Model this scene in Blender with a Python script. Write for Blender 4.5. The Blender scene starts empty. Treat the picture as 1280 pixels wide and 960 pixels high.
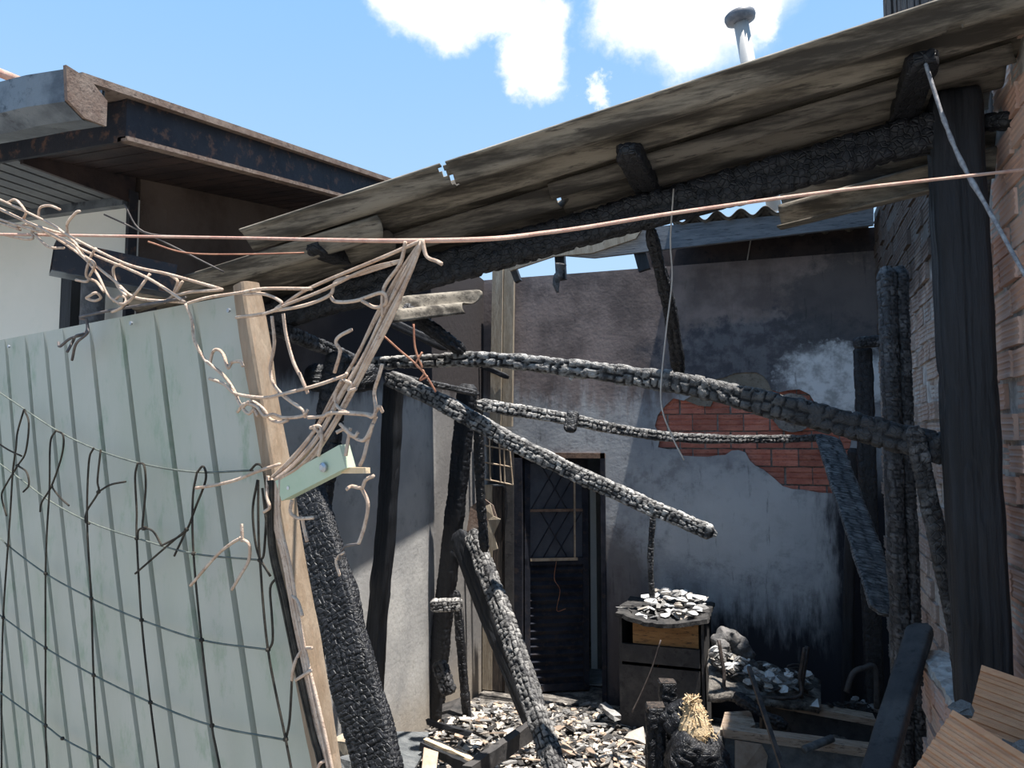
import bpy, math, random
import numpy as np
from mathutils import Vector, noise
from mathutils.geometry import tessellate_polygon
R = random.Random(7)
S = bpy.context.scene
COL = S.collection
# ------------------------------------------------------------------ camera
FPX = 950.0
YAW = math.radians(19.6); PIT = math.atan(70/950.0)
CAM = Vector((0, 0, 2.2))
cd = bpy.data.cameras.new('camera'); co = bpy.data.objects.new('camera', cd); COL.objects.link(co)
co.location = CAM; co.rotation_euler = (math.pi/2 + PIT, 0, YAW)
cd.sensor_width = 36; cd.lens = 36*FPX/1280; cd.clip_start = .02
S.camera = co
# ------------------------------------------------------------------ sky, sun, exposure
SUN_DIR = Vector((.225, -.055, .97)).normalized()
S.view_settings.view_transform = 'Standard'; S.view_settings.look = 'None'
S.view_settings.exposure = 0.45; S.view_settings.gamma = 1
S.view_settings.use_curve_mapping = False
sd = bpy.data.lights.new('sun', 'SUN'); sd.energy = 8.0; sd.angle = .0095; sd.color = (1, .95, .88)
so = bpy.data.objects.new('sun', sd); COL.objects.link(so)
so.rotation_euler = SUN_DIR.to_track_quat('Z', 'Y').to_euler(); so.location = (3, 2, 12)
_cy, _sy, _cp, _sp = math.cos(YAW), math.sin(YAW), math.cos(PIT), math.sin(PIT)
RV = Vector((_cy, _sy, 0)); FV = Vector((-_sy*_cp, _cy*_cp, _sp)); UV = RV.cross(FV)
def ray(px, py): return FV + RV*((px-640)/FPX) + UV*((480-py)/FPX)
def P(px, py, d): return CAM + ray(px, py)*d
def PX(px, py, X): r = ray(px, py); return CAM + r*(X/r.x)
def PY(px, py, Y): r = ray(px, py); return CAM + r*(Y/r.y)
def PZ(px, py, z): r = ray(px, py); return CAM + r*((z-CAM.z)/r.z)
def proj(p):
    q = Vector(p)-CAM; d = q.dot(FV)
    return 640+FPX*q.dot(RV)/d, 480-FPX*q.dot(UV)/d, d

class NT:
    def __init__(s, tree): s.t = tree; s.n = tree.nodes; s.l = tree.links
    def new(s, k, **kw):
        n = s.n.new(k)
        for a, b in kw.items(): setattr(n, a, b)
        return n
    def set(s, n, i, v):
        if hasattr(v, 'is_output') or v.__class__.__name__.startswith('NodeSocket'): s.l.new(v, n.inputs[i])
        elif v is not None: n.inputs[i].default_value = v
    def math(s, op, a, b=None, c=None, clamp=False):
        n = s.new('ShaderNodeMath', operation=op); n.use_clamp = clamp
        s.set(n, 0, a)
        if b is not None: s.set(n, 1, b)
        if c is not None: s.set(n, 2, c)
        return n.outputs[0]
    def vmath(s, op, a, b=None):
        n = s.new('ShaderNodeVectorMath', operation=op); s.set(n, 0, a)
        if b is not None: s.set(n, 1, b)
        return n.outputs['Value'] if op in ('LENGTH', 'DISTANCE', 'DOT_PRODUCT') else n.outputs[0]
    def mix(s, f, a, b):
        n = s.new('ShaderNodeMix', data_type='RGBA'); s.set(n, 0, f)
        for i, v in ((6, a), (7, b)):
            s.set(n, i, (*v, 1) if isinstance(v, tuple) and len(v) == 3 else v)
        return n.outputs[2]
    def noise(s, vec, scale, detail=5, rough=.6, dist=0, color=False):
        n = s.new('ShaderNodeTexNoise'); s.set(n, 'Vector', vec); n.inputs['Scale'].default_value = scale
        n.inputs['Detail'].default_value = detail; n.inputs['Roughness'].default_value = rough; n.inputs['Distortion'].default_value = dist
        return n.outputs['Color' if color else 'Fac']
    def smooth(s, v, a, b):
        n = s.new('ShaderNodeMapRange', interpolation_type='SMOOTHSTEP'); s.set(n, 0, v); s.set(n, 1, a); s.set(n, 2, b)
        return n.outputs[0]
    def mapv(s, vec, sc):
        n = s.new('ShaderNodeMapping'); s.set(n, 0, vec); n.inputs['Scale'].default_value = sc; return n.outputs[0]

w = bpy.data.worlds.new('World'); S.world = w; w.use_nodes = True
T = NT(w.node_tree); T.n.clear()
g = T.new('ShaderNodeTexCoord').outputs['Generated']
sep = T.new('ShaderNodeSeparateXYZ'); T.set(sep, 0, g)
el = T.smooth(sep.outputs[2], 0.0, .62)
sky = T.mix(el, (.50, .70, .92), (.26, .51, .89))
nz = T.vmath('SCALE', T.vmath('SUBTRACT', T.noise(g, 7, 7, .62, 0, True), (.5, .5, .5)), None)
nz.node.inputs['Scale'].default_value = .16
gd = T.vmath('ADD', g, nz)
cm = None
for (px, py, r, k) in ((565, -8, 44, 1), (520, -25, 50, 1), (625, 5, 34, .9), (668, 62, 36, 1), (655, 20, 24, .6), (800, -8, 50, 1), (855, 12, 50, 1),
                       (925, 0, 44, .9), (960, 20, 22, .7), (880, -60, 90, 1), (740, 95, 12, .6), (600, -60, 60, 1)):
    c = ray(px, py).normalized()
    d = T.vmath('DISTANCE', gd, tuple(c))
    m = T.math('MULTIPLY', T.math('SUBTRACT', 1.0, T.smooth(d, r/FPX*.72, r/FPX*1.5)), k)
    cm = m if cm is None else T.math('MAXIMUM', cm, m)
far = T.smooth(T.noise(T.mapv(g, (1, 1, 1.6)), 2.6, 8, .58), .60, .72)
wide = T.smooth(T.vmath('DISTANCE', g, tuple(ray(560, 120).normalized())), .55, .85)
cm = T.math('MAXIMUM', cm, T.math('MULTIPLY', far, wide))
skyc = T.mix(cm, sky, (1.25, 1.22, 1.18))
bg = T.new('ShaderNodeBackground'); T.set(bg, 0, skyc); bg.inputs[1].default_value = .86
T.l.new(bg.outputs[0], T.new('ShaderNodeOutputWorld').inputs[0])

# ------------------------------------------------------------------ materials
M = {}
def mat(name, c1, c2=None, scale=8, rough=.8, bump=.3, bscale=None, stretch=(1, 1, 1), metal=0, spec=.4, thr=(.35, .65), rnd=0, c3=None, coords='Position', bdist=.01):
    m = bpy.data.materials.new(name); m.use_nodes = True; M[name] = m
    t = NT(m.node_tree); b = t.n['Principled BSDF']
    vec = t.new('ShaderNodeNewGeometry').outputs['Position'] if coords == 'Position' else t.new('ShaderNodeTexCoord').outputs[coords]
    vec = t.mapv(vec, stretch)
    nf = t.noise(vec, scale, 8, .65)
    col = t.mix(t.smooth(nf, *thr), c1, c2 or c1)
    if c3: col = t.mix(t.smooth(t.noise(vec, scale*3.7, 6, .7), .52, .68), col, c3)
    if rnd:
        oi = t.new('ShaderNodeObjectInfo').outputs['Random']
        f = t.math('MULTIPLY_ADD', oi, rnd*2, 1-rnd)
        col = t.vmath('SCALE', col); col.node.inputs['Scale'].default_value = 1; t.l.new(f, col.node.inputs['Scale'])
    t.set(b, 'Base Color', col); b.inputs['Roughness'].default_value = rough; b.inputs['Metallic'].default_value = metal
    b.inputs['Specular IOR Level'].default_value = spec
    if bump:
        bn = t.new('ShaderNodeBump'); bn.inputs['Strength'].default_value = bump; bn.inputs['Distance'].default_value = bdist
        t.l.new(t.noise(vec, bscale or scale*4, 6, .7), bn.inputs['Height']); t.l.new(bn.outputs[0], b.inputs['Normal'])
    return m
def charmat(name, dark, top, ash, ashlo, ashhi, rough=.5, spec=.5, vs=45):
    """burnt timber: black cracks, block faces with a film of grey ash"""
    m = bpy.data.materials.new(name); m.use_nodes = True; M[name] = m
    t = NT(m.node_tree); b = t.n['Principled BSDF']
    pos = t.new('ShaderNodeNewGeometry').outputs['Position']
    h = t.new('ShaderNodeAttribute', attribute_name='h').outputs['Fac']
    nf = t.noise(pos, 14, 8, .7)
    col = t.mix(t.smooth(h, .1, .8), dark, top)
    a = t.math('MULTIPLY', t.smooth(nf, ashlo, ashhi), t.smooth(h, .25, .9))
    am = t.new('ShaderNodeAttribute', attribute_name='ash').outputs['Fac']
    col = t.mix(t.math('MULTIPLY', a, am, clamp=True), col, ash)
    t.set(b, 'Base Color', col); b.inputs['Roughness'].default_value = rough; b.inputs['Specular IOR Level'].default_value = spec
    v = t.new('ShaderNodeTexVoronoi', feature='DISTANCE_TO_EDGE'); t.set(v, 'Vector', pos); v.inputs['Scale'].default_value = vs
    hh = t.math('ADD', t.smooth(v.outputs['Distance'], 0, .12), t.noise(pos, 120, 4, .7))
    bn = t.new('ShaderNodeBump'); bn.inputs['Strength'].default_value = .55; bn.inputs['Distance'].default_value = .006
    t.l.new(hh, bn.inputs['Height']); t.l.new(bn.outputs[0], b.inputs['Normal'])
    return m
charmat('char', (.004, .0045, .006), (.013, .014, .018), (.05, .052, .058), .55, .75)
charmat('char_grey', (.008, .008, .01), (.035, .036, .04), (.16, .16, .165), .42, .7, rough=.6)
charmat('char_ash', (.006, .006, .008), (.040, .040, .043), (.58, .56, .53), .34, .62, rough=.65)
charmat('char_board', (.012, .012, .014), (.055, .056, .06), (.20, .20, .20), .35, .7, rough=.6)
mat('charpost', (.008, .009, .012), (.022, .024, .03), 5, .55, .6, 26, (6, 6, .5), spec=.45, thr=(.35, .7))
mat('sheet', (.065, .057, .048), (.30, .265, .215), 2.6, .9, .25, 60, (.09, 6, 6), spec=.2, c3=(.085, .075, .065), thr=(.40, .62))  # weathering streaks that also paint the light and shade bands of the ridges
mat('sheet_dark', (.05, .045, .04), (.20, .178, .15), 2.6, .9, .25, 60, (.09, 6, 6), spec=.2, c3=(.06, .054, .048), thr=(.40, .62))  # same streaks, with corrugation shading put into the colour
mat('tin', (.335, .345, .275), (.395, .39, .335), 3.2, .5, .12, 30, (1, 1, .5), spec=.45, c3=(.25, .30, .22), thr=(.3, .7))
mat('tin_green', (.36, .44, .31), (.42, .48, .36), 9, .5, .1, spec=.4)
mat('stud', (.22, .155, .10), (.30, .23, .165), 7, .8, .4, 20, (5, 5, .6), c3=(.30, .21, .14))
mat('wood_raw', (.62, .45, .27), (.72, .56, .38), 9, .75, .3, 30, (4, 4, 1))
mat('rope', (.50, .36, .27), (.66, .52, .41), 30, .9, .6, 260, spec=.15, c3=(.36, .24, .18))
mat('rope_pink', (.50, .28, .22), (.64, .43, .34), 20, .85, .5, 260, spec=.2)
mat('rope_dark', (.030, .026, .022), (.075, .065, .052), 30, .9, .6, 260, spec=.2)
mat('rope_grey', (.10, .115, .10), (.17, .185, .16), 30, .8, .4, 260, spec=.25)
mat('wire', (.06, .05, .05), (.12, .10, .09), 30, .6, .2, 100)
mat('wire_light', (.40, .36, .33), (.5, .46, .42), 30, .7, .2, 100)
mat('wire_copper', (.26, .10, .06), (.36, .17, .10), 30, .6, .2, 100)
mat('mortar', (.19, .175, .16), (.33, .31, .29), 14, .95, .9, 60, c3=(.09, .085, .08))
mat('render_coat', (.19, .165, .13), (.26, .23, .19), 10, .95, .8, 60, c3=(.12, .10, .085))
mat('brick_red', (.40, .13, .09), (.52, .20, .14), 9, .85, .4, 60, (1, 1, 2), rnd=.18, c3=(.24, .085, .065))
mat('brick_new', (.50, .26, .14), (.60, .34, .20), 8, .85, .35, 60, (1, 1, 3), c3=(.52, .26, .15))
mat('concrete', (.17, .16, .15), (.27, .255, .235), 4, .95, .7, 40, c3=(.07, .066, .062))
mat('ground', (.20, .185, .165), (.27, .25, .22), 2, .95, .4, 40)
mat('ash_floor', (.055, .05, .047), (.30, .275, .245), 9, .95, 1, 30, c3=(.03, .028, .027), bdist=.03)
mat('shard_pale', (.44, .385, .33), (.60, .55, .495), 10, .9, .4, 50, rnd=.25, coords='Object')
mat('shard_tan', (.29, .21, .155), (.40, .315, .245), 10, .9, .4, 50, rnd=.3, coords='Object')
mat('shard_grey', (.15, .145, .14), (.27, .265, .26), 10, .9, .5, 50, rnd=.3, coords='Object')
mat('shard_dark', (.02, .02, .021), (.065, .06, .058), 10, .8, .5, 50, rnd=.3, coords='Object')
mat('shard_white', (.50, .50, .50), (.66, .65, .63), 10, .9, .3, 50, rnd=.15, coords='Object')
mat('white_wall', (.66, .66, .61), (.70, .69, .64), 2, .85, .08, 80, c3=(.64, .65, .60))
mat('soffit', (.105, .115, .125), (.14, .15, .155), 6, .6, .15, 40, c3=(.08, .085, .09))
mat('soffit_burnt', (.022, .016, .018), (.06, .040, .036), 4, .6, .3, 40, c3=(.012, .011, .014))
mat('fascia', (.012, .014, .02), (.03, .03, .038), 5, .6, .3, 30, c3=(.14, .075, .05), thr=(.3, .7))
mat('rust_edge', (.17, .115, .09), (.25, .195, .16), 12, .85, .5, 60, c3=(.10, .07, .06))
mat('gutter', (.06, .07, .085), (.15, .17, .19), 4, .35, .3, 12, metal=.3, c3=(.03, .035, .045), thr=(.4, .6))
mat('pipe_pvc', (.36, .36, .355), (.42, .415, .40), 6, .5, .05)
mat('pipe_cap', (.09, .095, .11), (.15, .155, .17), 12, .5, .1)
mat('timber_grey', (.115, .13, .15), (.19, .205, .225), 7, .85, .5, 30, (.4, 4, 4), c3=(.05, .058, .07))
mat('timber_pale', (.30, .245, .18), (.42, .36, .28), 6, .85, .5, 30, (5, 5, .7), c3=(.20, .16, .12))
mat('timber_brown', (.32, .235, .17), (.46, .365, .285), 6, .8, .5, 30, (.6, 4, 4), c3=(.09, .06, .045))
mat('cabinet', (.035, .034, .036), (.075, .07, .068), 5, .7, .4, 40, c3=(.02, .02, .022))
mat('cabinet_top', (.02, .02, .022), (.07, .066, .064), 12, .8, .8, 60, bdist=.02)
mat('cabinet_orange', (.26, .13, .045), (.36, .20, .08), 7, .7, .3, 30, (.6, 3, 3), c3=(.03, .02, .015))
mat('door_metal', (.014, .016, .024), (.032, .034, .045), 5, .85, .3, 40, spec=.12, c3=(.05, .04, .038))
mat('door_glass', (.035, .042, .058), (.07, .078, .095), 3, .25, .1, 20, spec=.6)
mat('rust_metal', (.10, .062, .045), (.21, .13, .09), 14, .75, .4, 60)
mat('grille', (.30, .22, .15), (.44, .35, .26), 14, .75, .4, 60)
mat('steel_dark', (.035, .03, .03), (.09, .07, .06), 20, .55, .4, 60, metal=.4)
mat('steel', (.35, .37, .40), (.45, .46, .48), 20, .35, .1, metal=.8)
mat('frayed', (.20, .20, .22), (.42, .42, .43), 60, .6, .6, 300)
mat('straw', (.52, .38, .22), (.70, .55, .36), 40, .9, .8, 120)
mat('rag', (.13, .125, .125), (.26, .25, .25), 14, .95, .8, 40)
mat('plank_burnt', (.018, .016, .016), (.085, .068, .058), 4, .75, .8, 26, (5, 5, .5), c3=(.17, .12, .095), bdist=.02)
mat('curtain', (.34, .52, .66), (.48, .64, .76), 5, .9, .1)
mat('window_paint', (.6, .62, .62), None, 5, .6, .1)
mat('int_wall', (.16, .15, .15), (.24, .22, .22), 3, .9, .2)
mat('int_pale', (.62, .60, .56), (.68, .66, .62), 3, .8, .1)
mat('slate', (.11, .12, .128), (.20, .21, .215), 9, .9, .9, 30, (1, 3, 1), bdist=.02)
mat('mesh_ash', (.10, .098, .098), (.22, .21, .205), 20, .95, .9, 60, bdist=.02)

def wallmat(name, fn):
    m = bpy.data.materials.new(name); m.use_nodes = True; M[name] = m
    t = NT(m.node_tree); b = t.n['Principled BSDF']
    pos = t.new('ShaderNodeNewGeometry').outputs['Position']
    s = t.new('ShaderNodeSeparateXYZ'); t.set(s, 0, pos)
    col = fn(t, pos, *s.outputs[:3])
    t.set(b, 'Base Color', col); b.inputs['Roughness'].default_value = .9; b.inputs['Specular IOR Level'].default_value = .2
    bn = t.new('ShaderNodeBump'); bn.inputs['Strength'].default_value = .35; bn.inputs['Distance'].default_value = .012
    t.l.new(t.noise(pos, 26, 8, .7), bn.inputs['Height']); t.l.new(bn.outputs[0], b.inputs['Normal'])
def ell(t, a, b, n, ca, cb, ra, rb, wob=.5, e0=.75, e1=1.15):
    """soft irregular stain around (ca,cb)"""
    da = t.math('DIVIDE', t.math('SUBTRACT', a, ca), ra); db = t.math('DIVIDE', t.math('SUBTRACT', b, cb), rb)
    r = t.math('SQRT', t.math('ADD', t.math('MULTIPLY', da, da), t.math('MULTIPLY', db, db)))
    r = t.math('ADD', r, t.math('MULTIPLY', t.math('SUBTRACT', n, .5), wob*2))
    return t.math('SUBTRACT', 1, t.smooth(r, e0, e1))
def f_back(t, pos, x, y, z):
    n = t.noise(pos, 2.2, 8, .62); n2 = t.noise(pos, 9, 8, .68); n3 = t.noise(t.mapv(pos, (3, 3, .7)), 3.2, 7, .65)
    base = t.mix(t.smooth(n, .35, .65), (.30, .31, .33), (.45, .455, .465))
    base = t.mix(t.math('MULTIPLY', t.smooth(n2, .5, .66), .55), base, (.19, .19, .195))
    # soot above
    zn = t.math('ADD', z, t.math('MULTIPLY', t.math('SUBTRACT', n3, .5), .9))
    up = t.mix(t.smooth(n, .38, .62), (.14, .115, .11), (.27, .22, .205))
    col = t.mix(t.smooth(zn, 2.38, 2.72), base, up)
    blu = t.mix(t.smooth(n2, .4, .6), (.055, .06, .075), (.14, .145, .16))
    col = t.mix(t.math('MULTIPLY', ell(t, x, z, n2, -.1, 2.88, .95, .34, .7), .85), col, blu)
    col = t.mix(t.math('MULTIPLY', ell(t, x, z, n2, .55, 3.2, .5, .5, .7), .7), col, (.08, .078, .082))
    # washed pale patch near the pipe hole
    col = t.mix(ell(t, x, z, n2, .42, 2.68, .42, .27, .75), col, t.mix(t.smooth(t.noise(pos, 6, 8, .7), .40, .60), (.36, .365, .37), (.70, .71, .72)))
    col = t.mix(t.math('MULTIPLY', ell(t, x, z, n2, -.35, 1.55, .7, .45, .6), .55), col, (.54, .55, .56))
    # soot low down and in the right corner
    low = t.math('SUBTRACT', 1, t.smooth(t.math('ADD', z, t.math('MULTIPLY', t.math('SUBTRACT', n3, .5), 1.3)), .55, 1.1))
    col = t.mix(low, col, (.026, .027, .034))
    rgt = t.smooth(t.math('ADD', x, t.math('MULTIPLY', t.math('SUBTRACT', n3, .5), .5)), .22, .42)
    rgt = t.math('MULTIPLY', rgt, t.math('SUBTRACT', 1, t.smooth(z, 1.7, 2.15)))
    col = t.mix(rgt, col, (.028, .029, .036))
    # brownish strip by the door
    col = t.mix(t.math('MULTIPLY', ell(t, x, z, n2, -1.42, .75, .45, .75, .5), .8), col, (.10, .085, .085))
    dr = t.math('MULTIPLY', t.smooth(t.noise(t.mapv(pos, (9, 9, 1.2)), 2, 6, .7), .58, .7), .6)
    col = t.mix(dr, col, (.05, .05, .055))
    return col
wallmat('plaster_back', f_back)
def f_left(t, pos, x, y, z):
    n = t.noise(pos, 2.0, 8, .6); n2 = t.noise(pos, 9, 8, .68); n3 = t.noise(t.mapv(pos, (3, 3, .7)), 3.2, 7, .65)
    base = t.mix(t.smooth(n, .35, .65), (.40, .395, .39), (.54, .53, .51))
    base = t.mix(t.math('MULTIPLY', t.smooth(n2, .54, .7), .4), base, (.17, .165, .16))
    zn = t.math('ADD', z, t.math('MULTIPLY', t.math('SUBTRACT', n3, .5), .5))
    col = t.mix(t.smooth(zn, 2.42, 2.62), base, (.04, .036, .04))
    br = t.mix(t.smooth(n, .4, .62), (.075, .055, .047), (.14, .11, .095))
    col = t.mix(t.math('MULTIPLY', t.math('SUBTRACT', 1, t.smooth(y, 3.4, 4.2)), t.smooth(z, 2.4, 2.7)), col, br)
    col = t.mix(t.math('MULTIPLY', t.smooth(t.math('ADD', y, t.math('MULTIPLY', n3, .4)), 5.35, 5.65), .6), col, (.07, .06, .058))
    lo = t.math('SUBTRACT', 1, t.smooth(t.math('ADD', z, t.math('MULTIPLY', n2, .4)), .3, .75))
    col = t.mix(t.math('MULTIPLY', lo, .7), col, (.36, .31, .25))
    return col
wallmat('plaster_left', f_left)
def f_brick(t, pos, x, y, z):
    n = t.noise(pos, 3, 8, .6); n2 = t.noise(pos, 11, 8, .7)
    r = t.new('ShaderNodeObjectInfo').outputs['Random']
    a = t.mix(r, (.60, .335, .245), (.72, .54, .45))
    a = t.mix(t.math('MULTIPLY', t.smooth(n2, .50, .66), .7), a, (.60, .49, .44))
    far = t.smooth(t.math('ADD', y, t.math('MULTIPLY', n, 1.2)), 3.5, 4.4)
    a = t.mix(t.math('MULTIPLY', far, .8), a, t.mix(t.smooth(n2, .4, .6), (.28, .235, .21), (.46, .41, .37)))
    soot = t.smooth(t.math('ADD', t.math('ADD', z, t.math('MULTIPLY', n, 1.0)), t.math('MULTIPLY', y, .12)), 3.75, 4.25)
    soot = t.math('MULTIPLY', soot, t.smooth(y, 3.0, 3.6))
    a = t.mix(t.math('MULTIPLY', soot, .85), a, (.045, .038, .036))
    return a
wallmat('brick_wall', f_brick)
def f_mort(t, pos, x, y, z):
    n = t.noise(pos, 3, 8, .6); n2 = t.noise(pos, 16, 8, .7)
    a = t.mix(t.smooth(n2, .4, .62), (.36, .34, .32), (.60, .575, .545))
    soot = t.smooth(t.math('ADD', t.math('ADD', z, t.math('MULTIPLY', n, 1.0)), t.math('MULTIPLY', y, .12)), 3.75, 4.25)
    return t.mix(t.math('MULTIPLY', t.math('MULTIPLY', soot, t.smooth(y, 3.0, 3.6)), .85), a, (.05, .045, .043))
wallmat('mortar_wall', f_mort)

# ------------------------------------------------------------------ helpers
ORG = {}
class MB:
    def __init__(s): s.v = []; s.f = []; s.h = None; s.a = None
    def add(s, vs, fs):
        n = len(s.v); s.v += [Vector(p) for p in vs]; s.f += [tuple(i+n for i in f) for f in fs]; return s
    def box(s, c, size, ax=None, jit=0):
        c = Vector(c); ax = ax or (Vector((1, 0, 0)), Vector((0, 1, 0)), Vector((0, 0, 1)))
        vs = []
        for k in (-.5, .5):
            for j in (-.5, .5):
                for i in (-.5, .5):
                    p = c + ax[0]*size[0]*i + ax[1]*size[1]*j + ax[2]*size[2]*k
                    if jit: p += Vector((R.uniform(-jit, jit), R.uniform(-jit, jit), R.uniform(-jit, jit)))
                    vs.append(p)
        return s.add(vs, [(0, 2, 3, 1), (4, 5, 7, 6), (0, 1, 5, 4), (2, 6, 7, 3), (0, 4, 6, 2), (1, 3, 7, 5)])
    def span(s, a, b):
        a = Vector(a); b = Vector(b); return s.box((a+b)/2, b-a)
    def bar(s, a, b, wd, ht, up=(0, 0, 1), jit=0):
        a = Vector(a); b = Vector(b); t = (b-a).normalized(); u = Vector(up)
        sd_ = t.cross(u)
        if sd_.length < 1e-3: sd_ = t.cross(Vector((1, 0, 0)))
        sd_.normalize(); u = sd_.cross(t)
        return s.box((a+b)/2, ((b-a).length, wd, ht), (t, sd_, u), jit)
    def tube(s, pts, r, n=6, caps=True):
        pts = [Vector(p) for p in pts]; rs = r if isinstance(r, (list, tuple)) else [r]*len(pts)
        t0 = (pts[1]-pts[0]).normalized(); a = t0.orthogonal().normalized(); vs = []
        for i, p in enumerate(pts):
            t = (pts[min(i+1, len(pts)-1)]-pts[max(i-1, 0)])
            if t.length < 1e-9: t = t0
            t.normalize(); a = (a-t*a.dot(t)); a = a.normalized() if a.length > 1e-6 else t.orthogonal().normalized(); b = t.cross(a)
            for k in range(n):
                q = 2*math.pi*k/n; vs.append(p + (a*math.cos(q)+b*math.sin(q))*rs[i])
        fs = []
        for i in range(len(pts)-1):
            for k in range(n):
                k2 = (k+1) % n; fs.append((i*n+k, i*n+k2, (i+1)*n+k2, (i+1)*n+k))
        if caps: fs.append(tuple(range(n-1, -1, -1))); m0 = (len(pts)-1)*n; fs.append(tuple(m0+k for k in range(n)))
        return s.add(vs, fs)
    def slab(s, outer, holes, fn, thick):
        """outline (2-D) with holes, fn(a,b)->point, thick: vector"""
        loops = [outer]+holes; th = Vector(thick)
        tris = tessellate_polygon([[Vector((a, b, 0)) for a, b in l] for l in loops])
        flat = [fn(a, b) for l in loops for a, b in l]; n = len(flat)
        fs = [tuple(t) for t in tris] + [tuple(i+n for i in reversed(t)) for t in tris]
        o = 0
        for l in loops:
            k = len(l)
            for i in range(k): j = (i+1) % k; fs.append((o+i, o+j, o+j+n, o+i+n))
            o += k
        return s.add(flat+[p+th for p in flat], fs)
    def build(s, name, m, parent=None, smooth=False, label=None, cat=None, group=None, kind=None, origin=None):
        me = bpy.data.meshes.new(name)
        if parent is not None: off = ORG[parent]
        elif origin is not None: off = Vector(origin)
        else:
            xs = [p.x for p in s.v]; ys = [p.y for p in s.v]; zs = [p.z for p in s.v]
            off = Vector(((min(xs)+max(xs))/2, (min(ys)+max(ys))/2, min(zs)))
        me.from_pydata([p-off for p in s.v], [], s.f); me.update()
        if s.h is not None:
            at = me.attributes.new('h', 'FLOAT', 'POINT'); at.data.foreach_set('value', s.h)
            at = me.attributes.new('ash', 'FLOAT', 'POINT'); at.data.foreach_set('value', s.a)
        import bmesh
        bm = bmesh.new(); bm.from_mesh(me); bmesh.ops.recalc_face_normals(bm, faces=bm.faces); bm.to_mesh(me); bm.free()
        if smooth: me.polygons.foreach_set('use_smooth', [True]*len(me.polygons))
        me.materials.append(M[m])
        o = bpy.data.objects.new(name, me); COL.objects.link(o)
        if parent is not None: o.parent = parent
        else: o.location = off
        ORG[o] = off
        return tag(o, label, cat, group, kind)
def tag(o, label=None, cat=None, group=None, kind=None):
    for k, v in (('label', label), ('category', cat), ('group', group), ('kind', kind)):
        if v: o[k] = v
    return o
def thing(name, loc, label=None, cat=None, group=None, kind=None):
    o = bpy.data.objects.new(name, None); COL.objects.link(o); o.location = loc; o.empty_display_size = .1
    ORG[o] = Vector(loc); return tag(o, label, cat, group, kind)
def catmull(pts, n):
    pts = [Vector(p) for p in pts]
    if len(pts) == 2: return [pts[0].lerp(pts[1], i/n) for i in range(n+1)]
    e = [pts[0]*2-pts[1]]+pts+[pts[-1]*2-pts[-2]]; out = []; m = len(pts)-1
    for i in range(n+1):
        u = i/n*m; k = min(int(u), m-1); f = u-k; a, b, c, d = e[k:k+4]
        out.append(((b*2)+(c-a)*f+(a*2-b*5+c*4-d)*f*f+(b*3-a-c*3+d)*f*f*f)*.5)
    return out
def pline(pxs, d0, d1):
    """image points of a straight-in-plan piece, depth running from d0 to d1"""
    L = [0]
    for a, b in zip(pxs, pxs[1:]): L.append(L[-1]+math.hypot(b[0]-a[0], b[1]-a[1]))
    return [P(a[0], a[1], 1/((1-l/L[-1])/d0+(l/L[-1])/d1)) for a, l in zip(pxs, L)]
def sstep(a, b, x): x = max(0, min(1, (x-a)/(b-a))); return x*x*(3-2*x)
def worley(U, W, rows, seed):
    """F1, F2-F1 and a random value per cell; W wraps around after rows"""
    rg = np.random.default_rng(seed); nu = int(U.max())+4
    tab = rg.random((nu, rows, 3)); tab[..., :2] = .5+(tab[..., :2]-.5)*.62
    iu = np.floor(U).astype(int); iw = np.floor(W).astype(int)
    f1 = np.full(U.shape, 9.); f2 = np.full(U.shape, 9.); rv = np.zeros(U.shape)
    for du in (-1, 0, 1):
        for dw in (-1, 0, 1):
            cu = iu+du; cw_ = iw+dw; tt = tab[np.clip(cu+1, 0, nu-1), cw_ % rows]
            d = np.maximum(abs(cu+tt[..., 0]-U), abs(cw_+tt[..., 1]-W))*.8+np.hypot(cu+tt[..., 0]-U, cw_+tt[..., 1]-W)*.2
            near = d < f1
            f2 = np.where(near, f1, np.minimum(f2, d)); rv = np.where(near, tt[..., 2], rv); f1 = np.where(near, d, f1)
    return f1, f2-f1, rv
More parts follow.
